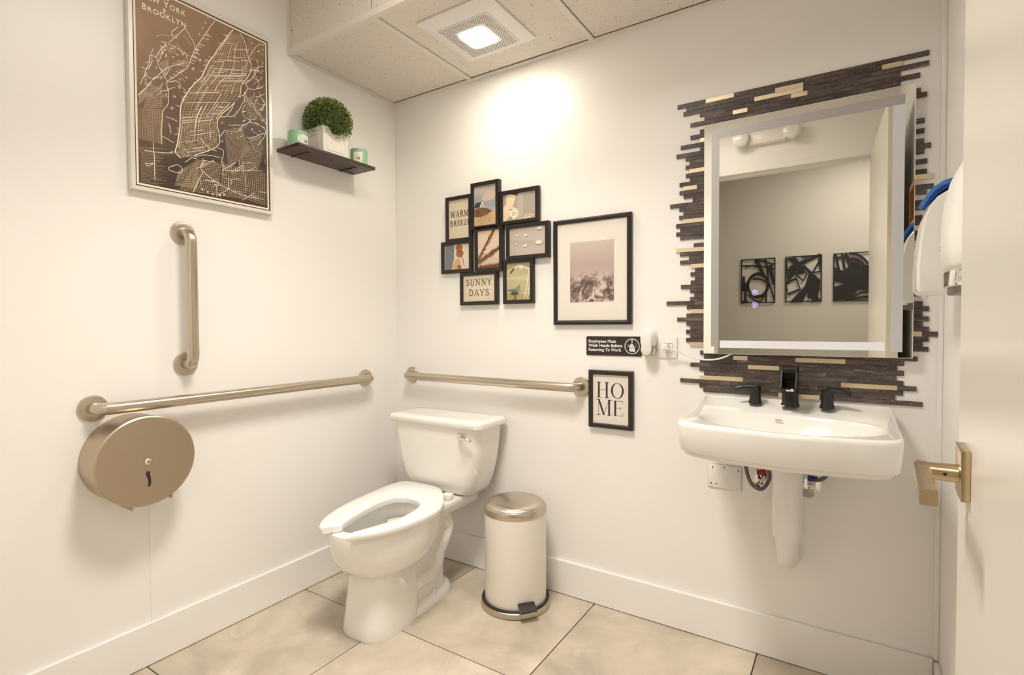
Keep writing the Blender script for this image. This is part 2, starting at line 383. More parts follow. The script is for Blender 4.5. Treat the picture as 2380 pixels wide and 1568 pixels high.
obj('soffit_panel', nb(.002, XR, YE + .022, 0, ZS + .05, ZC + .02), GRIDM, ce, smooth=None)

# ================================================================== LAMPS
LAMPON = mat('lamp_diffuser_warm', (1, 1, 1), .5, emit=(C_FAN, E_FAN))
fan = thing('exhaust_fan', 'square white exhaust fan with lit lens and perforated grille in the soffit', 'exhaust fan', (.765, -.300, ZS))
fx, fy = .765, -.300
bm = B()
def sq(h, z): return [(fx - h, fy - h, z), (fx + h, fy - h, z), (fx + h, fy + h, z), (fx - h, fy + h, z)]
def rsq(cx, cy, h, r, z, n=5):
    out = []
    for qx, qy, a0 in ((1, 1, 0), (-1, 1, 90), (-1, -1, 180), (1, -1, 270)):
        for k in range(n + 1):
            a = math.radians(a0 + 90 * k / n); out.append((cx + qx * (h - r) + r * math.cos(a), cy + qy * (h - r) + r * math.sin(a), z))
    return out
gx_, gy_ = .772, -.320
loft(bm, [rsq(gx_, gy_, .167, .012, ZS + .004), rsq(gx_, gy_, .167, .012, ZS - .002), rsq(gx_, gy_, .160, .012, ZS - .006), rsq(fx, fy, .120, .01, ZS - .009), rsq(fx, fy, .118, .01, ZS - .007)], False, True)
obj('fan_cover', bm, PLASW, fan)
# perforated grille: dark holes through a plate around the lens
bm = B(); loft(bm, [rsq(fx, fy, .117, .01, ZS - .0075), rsq(fx, fy, .117, .01, ZS - .0095)])
gr = obj('grille', bm, PLASW, fan)
bm = B(); HOLE = mat('grille_hole', (.10, .07, .05), .8); k = 0
for i in range(-15, 16):
    for j in range(-15, 16):
        hx, hy = fx + i * .0073 + (.00365 if j % 2 else 0), fy + j * .0073
        if max(abs(hx - fx), abs(hy - fy)) > .112 or max(abs(hx - fx), abs(hy - fy)) < .066: continue
        bm.faces.new([bm.verts.new((hx + .0024 * math.cos(a * PI / 3), hy + .0024 * math.sin(a * PI / 3), ZS - .0099)) for a in range(6)])
o = obj('grille_holes', bm, HOLE, gr, smooth=None); o['kind'] = 'stuff'
bm = B(); loft(bm, [rsq(fx - .006, fy + .005, .064, .028, ZS - .009), rsq(fx - .006, fy + .005, .064, .028, ZS - .0100), rsq(fx - .006, fy + .005, .062, .027, ZS - .0104)])
obj('lamp_lens', bm, LAMPON, fan)
cl = thing('ceiling_lamp', 'flush square ceiling lamp on the upper ceiling before the soffit', 'ceiling lamp', (LX, LY, ZC))
bm = B(); loft(bm, [rsq(LX, LY, .25, .02, ZC), rsq(LX, LY, .25, .02, ZC - .014), rsq(LX, LY, .235, .02, ZC - .016)]); obj('lamp_housing', bm, PLASW, cl)
bm = B(); loft(bm, [rsq(LX, LY, .225, .02, ZC - .015), rsq(LX, LY, .222, .02, ZC - .019)]); obj('lamp_diffuser', bm, mat('room_diffuser', (1, 1, 1), .5, emit=(C_ROOM, E_ROOM)), cl)
cl = thing('hall_lamp', 'square ceiling lamp in the hall beyond the doorway', 'ceiling lamp', (HX, HY, ZC))
bm = B(); loft(bm, [rsq(HX, HY, .32, .02, ZC), rsq(HX, HY, .32, .02, ZC - .03)]); obj('lamp_housing', bm, PLASW, cl)
bm = B(); loft(bm, [rsq(HX, HY, .30, .02, ZC - .03), rsq(HX, HY, .30, .02, ZC - .036)]); obj('lamp_diffuser', bm, mat('hall_diffuser', (1, 1, 1), .5, emit=(C_HALL, E_HALL)), cl)

# ================================================================== TOILET
TX = .456
t = thing('toilet', 'white two-piece floor toilet with open-front seat in the corner', 'toilet', (TX, -.35, 0), math.radians(.6))
def set_askew(bm):
    for v in bm.verts: v.co.x += .055 * max(0., -.30 - v.co.y)     # the bowl stands a little askew to the wall
    return bm
def egg(z, yf, yb, hw, n=40, e=2.0, wc=.5):
    """egg plan: front at yf, back at yb, half width hw, widest at fraction wc from the back"""
    ym = yb + (yf - yb) * wc; out = []
    for k in range(n):
        a = 2 * PI * k / n; c, s = math.cos(a), math.sin(a)
        cx = math.copysign(abs(c) ** (2 / e), c); sy = math.copysign(abs(s) ** (2 / e), s)
        out.append((TX + hw * cx, ym + (yb - ym if s > 0 else ym - yf) * sy, z))
    return out
def roundrect(z, x0, x1, y0, y1, r, n=5):
    out = []
    for cx, cy, a0 in ((x1 - r, y1 - r, 0), (x0 + r, y1 - r, 90), (x0 + r, y0 + r, 180), (x1 - r, y0 + r, 270)):
        for k in range(n + 1):
            a = math.radians(a0 + 90 * k / n); out.append((cx + r * math.cos(a), cy + r * math.sin(a), z))
    return out
bm = B()
# bowl and front column in one loft, then down into the basin
loft(bm, [egg(0, -.705, -.42, .114, e=3.2), egg(.012, -.709, -.42, .115, e=3.2), egg(.06, -.701, -.42, .110, e=3.2), egg(.14, -.690, -.42, .105, e=3.1),
          egg(.218, -.680, -.42, .101, e=3.0), egg(.232, -.682, -.41, .103, e=2.8), egg(.236, -.700, -.38, .124, e=2.2), egg(.246, -.724, -.35, .147, e=2.1), egg(.268, -.748, -.31, .165, e=2.0), egg(.300, -.765, -.29, .176),
          egg(.340, -.777, -.27, .183), egg(.375, -.782, -.26, .185), egg(.398, -.783, -.26, .184), egg(.406, -.782, -.26, .183),
          egg(.410, -.772, -.27, .175), egg(.409, -.742, -.36, .135), egg(.400, -.735, -.365, .130), egg(.372, -.732, -.37, .134), egg(.33, -.71, -.37, .128),
          egg(.27, -.65, -.38, .10), egg(.22, -.57, -.40, .06), egg(.21, -.52, -.44, .02)])
# narrower rear core, floor flange and tank deck
loft(bm, [roundrect(z, TX - h, TX + h, -.46, yb, .03) for z, h, yb in ((.02, .080, -.25), (.20, .076, -.25), (.34, .085, -.22))])
loft(bm, [egg(0, -.60, -.188, .110, e=2.8), egg(.014, -.60, -.188, .110, e=2.8), egg(.03, -.60, -.195, .100, e=2.8), egg(.045, -.59, -.21, .07, e=2.6)])
loft(bm, [roundrect(z, TX - h, TX + h, -.38, -.045, .03) for z, h in ((.325, .085), (.355, .115), (.392, .122), (.398, .118))])
# moulded trapway on each side
for s in (-1, 1):
    pth = []
    for u, v in ((1022, 1190), (1038, 1200), (1045, 1222), (1037, 1250), (1024, 1280), (1019, 1310), (1002, 1334), (976, 1350), (958, 1364)):
        p = at(u, v, 'x', TX + .085); pth.append((TX + s * .071, p.y, p.z))
    tube(bm, smooth_path(pth, 6), .030, 16)
obj('bowl', set_askew(bm), PORC, t, smooth=50)
for s in (-1, 1):
    obj('bolt_cap', lathe(B(), [(.014, 0), (.014, .012), (.011, .020), (.004, .024)], (TX + s * .085, -.345, .028), n=16), PLASW, t)
# tank: sides swell outward towards the top
TKX = .445
def tankring(z, w, d, yb=-.022): return roundrect(z, TKX - w, TKX + w, yb - d, yb, .045, 6)
bm = B(); loft(bm, [tankring(.398, .150, .150), tankring(.405, .172, .172), tankring(.43, .188, .185), tankring(.47, .205, .192), tankring(.53, .223, .198), tankring(.60, .236, .203), tankring(.66, .243, .206), tankring(.708, .247, .208)])
obj('tank', bm, PORC, t, smooth=50)
def lidring(z, g):
    """lid with a bowed front edge"""
    out = []
    for x, y, zz in roundrect(z, TKX - .268 + g, TKX + .268 - g, -.022 - .222 + g, -.016 - g, .035, 6):
        out.append((x, y - (.012 * (1 - ((x - TKX) / .27) ** 2) if y < -.12 else 0), zz))
    return out
bm = B(); loft(bm, [lidring(.706, .008), lidring(.709, .003), lidring(.728, 0), lidring(.736, .004), lidring(.740, .014), lidring(.741, .05)])
obj('tank_lid', bm, PORC, t, smooth=50)
bm = B(); box(bm, .596, .622, -.246, -.236, .660, .688, .004); tube(bm, [(.609, -.250, .677), (.640, -.256, .672), (.668, -.254, .664), (.676, -.252, .661)], [.010, .010, .007, .003], 12)
obj('flush_lever', bm, CHROME, t)
# open-front seat: horseshoe band
full_o = [(.430, -.803), (.400, -.793), (.350, -.727), (.303, -.60), (.274, -.41), (.267, -.31), (.283, -.248), (.320, -.230), (.44, -.226), (.50, -.242), (.555, -.290), (.605, -.345), (.645, -.405), (.668, -.485), (.657, -.63), (.624, -.72), (.580, -.785), (.556, -.806)]
full_i = [(.470, -.748), (.456, -.722), (.432, -.644), (.407, -.53), (.413, -.442), (.440, -.420), (.472, -.409), (.540, -.423), (.580, -.478), (.597, -.58), (.577, -.68), (.558, -.745), (.548, -.776)]
full_o = [(x - TX, y) for x, y in full_o]; full_i = [(x - TX, y) for x, y in full_i]
def curve2(pts, n):
    P = smooth_path([(x, y, 0) for x, y in pts], 6)
    L = [0]
    for a, b in zip(P, P[1:]): L.append(L[-1] + (b - a).length)
    out = []
    for k in range(n):
        d = L[-1] * k / (n - 1); j = max(i for i in range(len(L)) if L[i] <= d + 1e-9); j = min(j, len(P) - 2)
        f = (d - L[j]) / max(L[j + 1] - L[j], 1e-9); out.append(P[j].lerp(P[j + 1], f))
    return out
N = 56; co, ci = curve2(full_o, N), curve2(full_i, N)
rings = []
for k in range(N):
    a, b = co[k], ci[k]; d = (b - a); w = d.length; d.normalize()
    end = min(k, N - 1 - k); sh = 1 if end > 1 else (.55 if end == 0 else .9)
    zb, zt = .412, .437 - (.004 if end == 0 else 0)
    prof = [(0.0, zb + .004), (0.0, zt - .008), (.002, zt - .003), (.007, zt), (w * .5, zt), (w - .007, zt - .001), (w - .002, zt - .004), (w, zb + .006), (w - .003, zb), (.004, zb)]
    rings.append([(TX + a.x + d.x * q, a.y + d.y * q, z) for q, z in prof])
bm = B(); loft(bm, rings); obj('seat', bm, SEATM, t, smooth=45)
for s in (-1, 1): obj('seat_hinge', nb(TX + s * .09 - .022, TX + s * .09 + .022, -.268, -.232, .398, .424, .006), SEATM, t)

# ================================================================== PEDAL BIN
bx, by = .838, -.168
t = thing('pedal_bin', 'white cylindrical pedal bin with brushed steel dome lid beside the toilet', 'bin', (bx, by, 0))
obj('base_ring', lathe(B(), [(.139, 0), (.144, .003), (.144, .010), (.141, .022), (.136, .026)], (bx, by, 0), n=56), STEEL, t)
obj('rubber_rim', lathe(B(), [(.137, .020), (.140, .028), (.136, .034), (.130, .032), (.126, .024)], (bx, by, 0), n=56), RUBBER, t)
obj('bin_body', lathe(B(), [(.125, .02), (.127, .03), (.127, .383), (.124, .386)], (bx, by, 0), n=64), mat('bin_enamel', (.84, .80, .73), .3), t)
prof = [(.1275, .381), (.129, .385), (.1288, .400), (.1265, .408), (.120, .4165), (.108, .4245), (.09, .4315), (.06, .4385), (.03, .4425), (.004, .4435)]
LIDM = mat('spun_steel', (.60, .54, .46), .26, 1, aniso=.75)
lt = LIDM.node_tree; tg = lt.nodes.new('ShaderNodeTangent'); tg.direction_type = 'RADIAL'; tg.axis = 'Z'; lt.links.new(tg.outputs[0], lt.nodes['Principled BSDF'].inputs['Tangent'])
lid = obj('bin_lid', lathe(B(), prof, (bx, by, 0), n=72), LIDM, t)
dv = Vector((.77, -.64, 0)).normalized(); px_ = Vector((-dv.y, dv.x, 0)); c0 = Vector((bx, by, .05)) + dv * .142
bm = B(); loft(bm, [[c0 + px_ * s * .033 + dv * a + Vector((0, 0, z)) for s, z in ((-1, h), (1, h), (1, h - .006), (-1, h - .006))] for a, h in ((-.012, .012), (.0, .010), (.018, .0), (.026, -.006))])
obj('pedal', bm, RUBBER, t, smooth=20)
bm = B(); loft(bm, [[c0 + px_ * s * .0345 + dv * a + Vector((0, 0, z)) for s, z in ((-1, h), (1, h), (1, h - .003), (-1, h - .003))] for a, h in ((-.012, .0055), (.0, .0035), (.018, -.0065), (.0275, -.0115))])
obj('pedal_plate', bm, STEEL, t, smooth=20)

# ================================================================== GRAB BARS
def grab_bar(label, a, b, n, flip=0):
    """a, b: wall points of the two flanges, n: wall normal"""
    a, b, n = Vector(a), Vector(b), Vector(n); d = (b - a).normalized()
    g = thing('grab_bar', label, 'grab bar', a.lerp(b, .5), group='steel grab bars around the toilet')
    st = .057; r = .019; cr = .035
    pts = [a + n * .004, a + n * (st - cr)] + [a + n * (st - cr + cr * math.sin(q)) + d * (cr - cr * math.cos(q)) for q in (PI / 8, PI / 4, 3 * PI / 8, PI / 2)]
    e = [b + n * .004, b + n * (st - cr)] + [b + n * (st - cr + cr * math.sin(q)) - d * (cr - cr * math.cos(q)) for q in (PI / 8, PI / 4, 3 * PI / 8, PI / 2)]
    obj('rail', tube(B(), pts + list(reversed(e)), r, 20), STEEL, g, smooth=60)
    ax = 'x' if abs(n.x) > .5 else 'y'; s = 1 if (n.x + n.y) > 0 else -1
    for p in (a, b):
        obj('flange', lathe(B(), [(.041, 0), (.041, s * .004), (.038, s * .009), (.026, s * .012), (.020, s * .012)], p, ax, 32), STEEL, g)
grab_bar('long steel grab bar across the left wall above the paper dispenser', (0, -1.3149, .8915), (0, -.2179, .8925), (1, 0, 0))
grab_bar('short upright steel grab bar under the map poster', (0, -1.041, 1.4769), (0, -1.0395, 1.0137), (1, 0, 0))
grab_bar('steel grab bar on the back wall above the toilet tank', (.110, 0, .8951), (1.0607, 0, .8898), (0, -1, 0))

# ================================================================== JUMBO PAPER DISPENSER
dy, dz, dr = -1.214, .72, .1415
t = thing('paper_dispenser', 'round brushed steel jumbo toilet paper dispenser on the left wall', 'dispenser', (0, dy, dz - dr))
obj('drum', lathe(B(), [(dr, 0), (dr, .108)], (0, dy, dz), 'x', 64), STEELD, t)
obj('cover', lathe(B(), [(dr + .001, .109), (dr + .0015, .112), (dr + .001, .119), (dr - .003, .122)], (0, dy, dz), 'x', 64), STEELD, t)
ly, lz = at(344, 1072, 'x', .125)[1:]
lk = obj('lock', lathe(B(), [(.010, .122), (.010, .127), (.006, .130)], (0, ly, lz), 'x', 20), CHROME, t)
obj('keyhole', nb(.1302, .1306, ly - .0012, ly + .0012, lz - .003, lz + .003), RUBBER, lk)
bm = B(); pl = Plane((.1224, 0, 0), (0, 1, 0), (0, 0, 1))
sl = [at(x, y, 'x', .1224) for x, y in ((346, 1095), (344, 1101), (346, 1108), (348, 1116), (348, 1124), (345, 1131))]
ribbon(bm, pl, [(p.y, p.z) for p in smooth_path(sl, 4)], [.0105] * 3 + [.011] * 3 + [.010] * 3 + [.009] * 3 + [.008] * 3 + [.007] * 3 + [.006, .004, .002], .0004)
obj('view_slot', bm, RUBBER, t, smooth=None)
for yc, w in ((-1.258, .022), (-1.146, .014)):
    bm = B(); zz = dz - math.sqrt(max(dr ** 2 - (yc - dy) ** 2, 0))
    pts = [(.02, yc, zz + .01)] + [(.02 + .10 * k / 14, yc, zz - (.016 if k % 2 else .011)) for k in range(15)] + [(.12, yc, zz + .01)]
    prism(bm, pts, (0, .002, 0)); obj('tear_teeth', bm, STEELD, t, smooth=None)

# ================================================================== WASH BASIN
SX = 1.832
t = thing('wash_basin', 'white wall-hung wash basin with oval bowl under the lit mirror', 'wash basin', (SX, -.2, .70))
def sink_ring(z, sc, n=96, e=13, lift=0., inset=0.):
    out = []
    for k in range(n):
        a = 2 * PI * k / n; c, s = math.cos(a), math.sin(a)
        u = math.copysign(abs(c) ** (2 / e), c); v = math.copysign(abs(s) ** (2 / e), s)
        yf = -(.408 + .062 * (1 - u * u)) * sc
        y = yf * (1 - v) / 2 + (-inset) * (1 + v) / 2
        zz = z + lift * max(0, min(1, (y + .17) / .13)) ** 2 * 1.0
        out.append((SX + .278 * sc * u, min(y, -.001), zz))
    return out
def sink_ell(z, a, b, cy=-.268, n=96):
    out = []
    for k in range(n):
        q = 2 * PI * k / n; out.append((SX + .006 + a * math.cos(q), cy + b * math.sin(q), z))
    return out
rings = [sink_ell(.722, .05, .04, -.17), sink_ell(.724, .09, .08, -.18), sink_ell(.736, .19, .13, -.20), sink_ring(.752, .90, lift=0), sink_ring(.756, .940), sink_ring(.768, .952), sink_ring(.770, .953), sink_ring(.7705, .974), sink_ring(.776, .982), sink_ring(.846, 1.0), sink_ring(.854, .997), sink_ring(.8585, .988, lift=.028), sink_ring(.8600, .975, lift=.030), sink_ring(.8575, .955, lift=.022, inset=.018)]
rings += [sink_ell(.857, .246, .162), sink_ell(.8560, .2435, .1595), sink_ell(.8535, .2410, .1570), sink_ell(.845, .2360, .1525), sink_ell(.815, .220, .139), sink_ell(.78, .175, .11), sink_ell(.757, .12, .08, -.25), sink_ell(.748, .05, .04, -.23), sink_ell(.747, .022, .022, -.22)]
bm = B(); loft(bm, rings); obj('basin', bm, PORC, t, smooth=60)
obj('overflow_slot', nb(SX - .038, SX - .016, -.128, -.126, .836, .842, .001), CHROME, t)
obj('drain_ring', lathe(B(), [(.022, .747), (.022, .750), (.016, .7505)], (SX + .006, -.22, 0), n=24), CHROME, t)

# ---- faucet: spout and two levers, each stands on the deck
DK = .8785
t = thing('faucet', 'matte black waterfall faucet with two lever handles on the basin deck', 'faucet', (1.8320, -.058, DK))
cx, cy = 1.8320, -.058
def rr(z, hx, hy, sy=0, r=.010): return [(x, y + sy, zz) for x, y, zz in roundrect(z, cx - hx, cx + hx, cy - hy, cy + hy, r, 4)]
bm = B(); loft(bm, [rr(DK, .0265, .024), rr(DK + .006, .0262, .0235), rr(DK + .012, .0235, .021), rr(DK + .05, .0225, .0205), rr(DK + .075, .0225, .021, -.001), rr(DK + .085, .023, .022, -.002)])
obj('spout_column', bm, BLACKM, t, smooth=40)
bm = B()
hw = .0225     # open trough: floor, two cheeks, roof
box(bm, cx - hw, cx + hw, cy - .075, cy + .010, DK + .058, DK + .064, .0015)
for s in (-1, 1):
    x0 = cx + s * hw - (.004 if s > 0 else 0); prism(bm, [(x0, cy + .018, DK + .058), (x0, cy - .075, DK + .056), (x0, cy - .078, DK + .066), (x0, cy - .040, DK + .122), (x0, cy - .014, DK + .128), (x0, cy + .018, DK + .128)], (.004, 0, 0))
prism(bm, [(cx - hw, cy + .018, DK + .128), (cx - hw, cy - .018, DK + .128), (cx - hw, cy - .042, DK + .122), (cx - hw, cy - .042, DK + .112), (cx - hw, cy + .018, DK + .112)], (2 * hw, 0, 0))
box(bm, cx - hw, cx + hw, cy + .010, cy + .018, DK + .05, DK + .128)
obj('spout_trough', bm, BLACKM, t, smooth=25)
LIME = mat('limescale', (.74, .68, .55), .7)
for q in ((cx - .006, cx + .016, cy - .0795, cy - .077, DK + .056, DK + .0605), (cx + .008, cx + .014, cy - .0795, cy - .077, DK + .0605, DK + .065), (cx - .026, cx - .014, cy - .0255, cy - .024, DK + .0005, DK + .004)):
    obj('limescale_spot', nb(*q, .0006), LIME, t)
for hx, hy, s in ((1.7265, -.050, -1), (1.9350, -.058, 1)):
    h = obj('handle', lathe(B(), [(.0215, 0), (.0215, .004), (.019, .010), (.0172, .020), (.0170, .046), (.0175, .052), (.0165, .057), (.012, .059)], (hx, hy, DK), n=28), BLACKM, t)
    pth = smooth_path([(hx, hy, DK + .054), (hx + s * .022, hy - .002, DK + .0555), (hx + s * .048, hy - .008, DK + .052), (hx + s * .064, hy - .012, DK + .043)], 6)
    obj('lever', tube(B(), pth, [.014 - .008 * (i / (len(pth) - 1)) for i in range(len(pth))], 14, sq=(1, .75)), BLACKM, h, smooth=60)

# ---- under the basin: trap cover, valves with hoses, access plate
t = thing('trap_cover', 'white plastic drain trap cover hanging below the basin', 'trap cover', (1.832, -.12, .37))
pth = [(1.832, -.135, .7195), (1.832, -.135, .60), (1.832, -.135, .50), (1.832, -.134, .475)]
obj('upper_sleeve', tube(B(), pth, [.042, .043, .042, .040], 28), PLASW, t, smooth=60)
pth = smooth_path([(1.832, -.130, .485), (1.832, -.126, .44), (1.831, -.115, .405), (1.830, -.09, .385), (1.829, -.05, .378), (1.829, -.002, .378)], 5)
obj('lower_elbow', tube(B(), pth, [.036 - .007 * min(1, i / 10) for i in range(len(pth))], 26), PLASW, t, smooth=60)
obj('wall_collar', lathe(B(), [(.040, 0), (.040, -.004), (.032, -.010)], (1.829, 0, .378), 'y', 26), PLASW, t)
bm = B(); pp = [at(x, y, 'y', -.003) for x, y in ((1795, 1150), (1780, 1160), (1776, 1180), (1783, 1200), (1786, 1215), (1784, 1232), (1800, 1236), (1806, 1262), (1850, 1262), (1862, 1244), (1868, 1242), (1865, 1215), (1870, 1195), (1867, 1175), (1862, 1160))]
prism(bm, [(p.x, 0, p.z) for p in pp], (0, -.004, 0)); tag(obj('wall_patch', bm, WALL, smooth=None), 'rough painted-over wall patch behind the drain trap cover', 'wall patch')
HOSE = mat('braided_hose', (.16, .15, .15), .45, .4, noise=(300, .5)); REDT = mat('red_tag', s2l((165, 28, 30)), .4); BLUET = mat('blue_tag', s2l((28, 42, 120)), .4)
def valve(lab, vx, vz, col, hose, hd):
    t = thing('shutoff_valve', lab, 'valve', (vx, -.03, vz - .03), group='chrome shutoff valves under the basin')
    obj('escutcheon', lathe(B(), [(.027, 0), (.027, -.002), (.012, -.010)], (vx, 0, vz), 'y', 24), CHROME, t)
    bm = tube(B(), [(vx, -.004, vz), (vx, -.055, vz)], .009, 14); tube(bm, [(vx, -.045, vz - .004), (vx, -.045, vz + .030)], .009, 14); tube(bm, [(vx, -.045, vz + .012), (vx, -.045, vz + .028)], .0115, 6)
    obj('valve_body', bm, CHROME, t)
    obj('oval_handle', (lambda b_: b_)(loft(B(), [[(vx + hd + .019 * math.cos(a * PI / 12), -y - .010 * math.cos(a * PI / 12) * .6, vz - .012 + .013 * math.sin(a * PI / 12)) for a in range(24)] for y in (.062, .071)])), CHROME, t, smooth=30)
    obj('colour_tag', tube(B(), [(vx - .012, -.052, vz + .034), (vx + .014, -.048, vz + .032)], .009, 14), col, t)
    obj('supply_hose', tube(B(), smooth_path(hose, 7), .0062, 10), HOSE, t, smooth=60)
valve('chrome shutoff valve with red tag left of the trap cover', 1.745, .612, REDT, [(1.745, -.048, .648), (1.765, -.05, .662), (1.772, -.06, .630), (1.752, -.085, .600), (1.722, -.085, .612), (1.704, -.075, .655), (1.698, -.06, .72)], -.016)
valve('chrome shutoff valve with blue tag right of the trap cover', 1.895, .615, BLUET, [(1.895, -.048, .648), (1.915, -.055, .648), (1.935, -.06, .668), (1.945, -.06, .72)], -.012)
t = thing('access_plate', 'blank white wall plate with screw holes below the left of the basin', 'wall plate', (1.621, 0, .555))
obj('plate', nb(1.5645, 1.6775, -.006, 0, .5570, .6420, .004), PLASW, t)
pl = Plane((0, -.0062, 0), (1, 0, 0), (0, 0, 1)); HOLEM = mat('rusty_hole', (.12, .07, .045), .7)
for x, z, r in ((1.576, .572, .0030), (1.594, .5715, .0026), (1.621, .634, .0026)):
    bm = B(); poly(bm, pl, ell(x, z, r, r, 10), .0002); obj('screw_hole', bm, HOLEM, t, smooth=None)
for x, z in ((1.581, .630), (1.667, .629)):
    bm = B(); poly(bm, pl, [(x - .0015, z - .005), (x + .0015, z - .004), (x + .0015, z + .005), (x - .0015, z + .005)], .0002); obj('hook_slot', bm, HOLEM, t, smooth=None)

# ================================================================== LIT MIRROR
MX0, MX1, MZ0, MZ1, MY = 1.5542, 2.1504, 1.0413, 1.848, -.035
t = thing('led_mirror', 'rectangular lit mirror with frosted border above the wash basin', 'mirror', ((MX0 + MX1) / 2, -.01, MZ0))
obj('mirror_case', nb(MX0 + .010, MX1 - .004, MY + .005, -.007, MZ0 + .004, MZ1 - .010, .001), mat('mirror_case_white', (.82, .80, .76), .4), t)
obj('mirror_edge', nb(MX0, MX1, MY, MY + .005, MZ0, MZ1, .0006, 1), mat('polished_edge', (.85, .84, .82), .15, .2), t)
MIRM = mat('silvered_glass', (.91, .90, .83), .004, 1)
bm = B(); pl = Plane((0, MY, 0), (1, 0, 0), (0, 0, 1)); poly(bm, pl, [(MX0 + .0015, MZ0 + .0015), (MX1 - .0015, MZ0 + .0015), (MX1 - .0015, MZ1 - .0015), (MX0 + .0015, MZ1 - .0015)], .0004)
obj('mirror_glass', bm, MIRM, t, smooth=None)
g, w = .0255, .0295
def frost(name, em, v=.45): return mat(name, (v, v * .985, v * .95), .42, .8, emit=((1.0, .985, .95), em))  # v puts each side's light level into the strip's base tone
def strip(x0, x1, z0, z1, m_): obj('frosted_strip', nb(x0, x1, MY - .0012, MY - .0005, z0, z1), m_, t, smooth=None)
strip(MX0 + g, MX0 + g + w - .004, MZ0 + g, MZ1 - g - w, frost('frost_left', .05, .44)); strip(MX1 - g - w, MX1 - g, MZ0 + .018, MZ1 - g - w, frost('frost_right', .14, .52))
strip(MX0 + g, MX1 - g, MZ1 - g - w, MZ1 - g, frost('frost_top', .02, .44)); strip(MX0 + g + w, MX1 - g - w - .014, MZ0 + g - .004, MZ0 + g + w - .008, frost('frost_bottom', .36, .60))
GLOW = mat('touch_glow', s2l((190, 150, 255)), .4, emit=(s2l((190, 160, 255)), 1.6))
for py, k in ((680, 0), (708, 1)):
    p = at(1754, py, 'y', MY); bm = B(); pl = Plane((p.x, MY - .0008, p.z), (1, 0, 0), (0, 0, 1))
    o_, i_ = arc(0, 0, .0092, .0092, 0, 360, 24), arc(0, 0, .0078, .0078, 0, 360, 24)
    for q in range(24): poly(bm, pl, [o_[q], o_[q + 1], i_[q + 1], i_[q]], 0)
    if k == 0:
        for zz in (-.0025, .0005, .0035): ribbon(bm, pl, [(-.004, zz - .001), (0, zz + .001), (.004, zz)], .0012, 0)
    else:
        poly(bm, pl, ell(0, 0, .002, .002, 10), 0)
        for q in range(8): ribbon(bm, pl, [(.003 * math.cos(q * PI / 4), .003 * math.sin(q * PI / 4)), (.005 * math.cos(q * PI / 4), .005 * math.sin(q * PI / 4))], .0012, 0)
    obj('touch_icon', bm, GLOW, t, smooth=None)

# ---- mosaic of thin stone strips round the mirror: every strip is a piece
PIT = .015027; Z0 = 1.9457 - .001
mo = thing('mosaic_surround', 'dark stone strip mosaic with champagne accents around the lit mirror', 'tile mosaic', (1.50, 0, 1.4))
mo.rotation_euler = (0, math.radians(.42), 0)
LE = {0: 1.448, 1: 1.480, 2: 1.470, 3: 1.528, 4: 1.544, 5: 1.495, 7: 1.529, 8: 1.496, 9: 1.53, 10: 1.461, 11: 1.53, 12: 1.446, 13: 1.479, 14: 1.494, 15: 1.479, 16: 1.494, 17: 1.48, 18: 1.495, 19: 1.458, 20: 1.471, 21: 1.458, 22: 1.473, 23: 1.506, 24: 1.424, 25: 1.458, 26: 1.473, 27: 1.458, 28: 1.472, 29: 1.447, 30: 1.462, 31: 1.447, 32: 1.462, 34: 1.511, 35: 1.447, 36: 1.462, 37: 1.495, 38: 1.463, 39: 1.501, 40: 1.517, 41: 1.501, 42: 1.517, 43: 1.502, 44: 1.467, 45: 1.5, 46: 1.515, 47: 1.5, 48: 1.414, 49: 1.489, 50: 1.503, 51: 1.488, 52: 1.454, 53: 1.488, 54: 1.502, 55: 1.487, 56: 1.502, 57: 1.487, 58: 1.501, 60: 1.538, 61: 1.552, 62: 1.538, 63: 1.504, 64: 1.537, 65: 1.553, 66: 1.537, 67: 1.468, 68: 1.537, 69: 1.551}
RE = {0: 2.178, 1: 2.114, 2: 2.178, 3: 2.111, 4: 2.158, 5: 2.111, 7: 2.160, 8: 2.175, 13: 2.171, 15: 2.171, 17: 2.171, 18: 2.187, 19: 2.172, 21: 2.179, 23: 2.179, 24: 2.194, 26: 2.195, 27: 2.180, 29: 2.172, 30: 2.172, 32: 2.171, 33: 2.171, 34: 2.172, 35: 2.165, 36: 2.165, 38: 2.165, 40: 2.17, 42: 2.17, 43: 2.18, 45: 2.17, 47: 2.18, 49: 2.176, 50: 2.191, 51: 2.176, 52: 2.191, 53: 2.177, 54: 2.192, 55: 2.219, 56: 2.192, 57: 2.178, 58: 2.192, 60: 2.167, 61: 2.135, 62: 2.118, 63: 2.135, 64: 2.117, 65: 2.134, 66: 2.166, 67: 2.134, 68: 2.115, 69: 2.181}
GOLD = {0: [(1.548, 1.643)], 1: [(1.772, 1.855), (2.065, 2.114)], 2: [(1.708, 1.855)], 3: [(1.819, 1.867)], 4: [(1.639, 1.687)], 9: [(1.53, 1.60)], 16: [(1.494, 1.60)], 20: [(1.471, 1.521)], 28: [(1.472, 1.60)], 35: [(1.447, 1.60)], 39: [(1.501, 1.60)], 50: [(1.503, 1.60)], 58: [(1.501, 1.60)],
        24: [(2.12, 2.194)], 34: [(2.12, 2.172)], 55: [(2.12, 2.176)], 61: [(1.651, 1.698), (1.845, 1.985)], 63: [(1.699, 1.797)], 66: [(1.537, 1.684), (1.973, 2.119)], 69: [(1.795, 1.916)]}
def row_spans(r):
    l, rr_ = LE.get(r), RE.get(r)
    if r <= 5 or r >= 60: return [(l, rr_)]
    out = []
    if l: out.append((l, 1.60))
    if rr_: out.append((2.12, rr_))
    return out
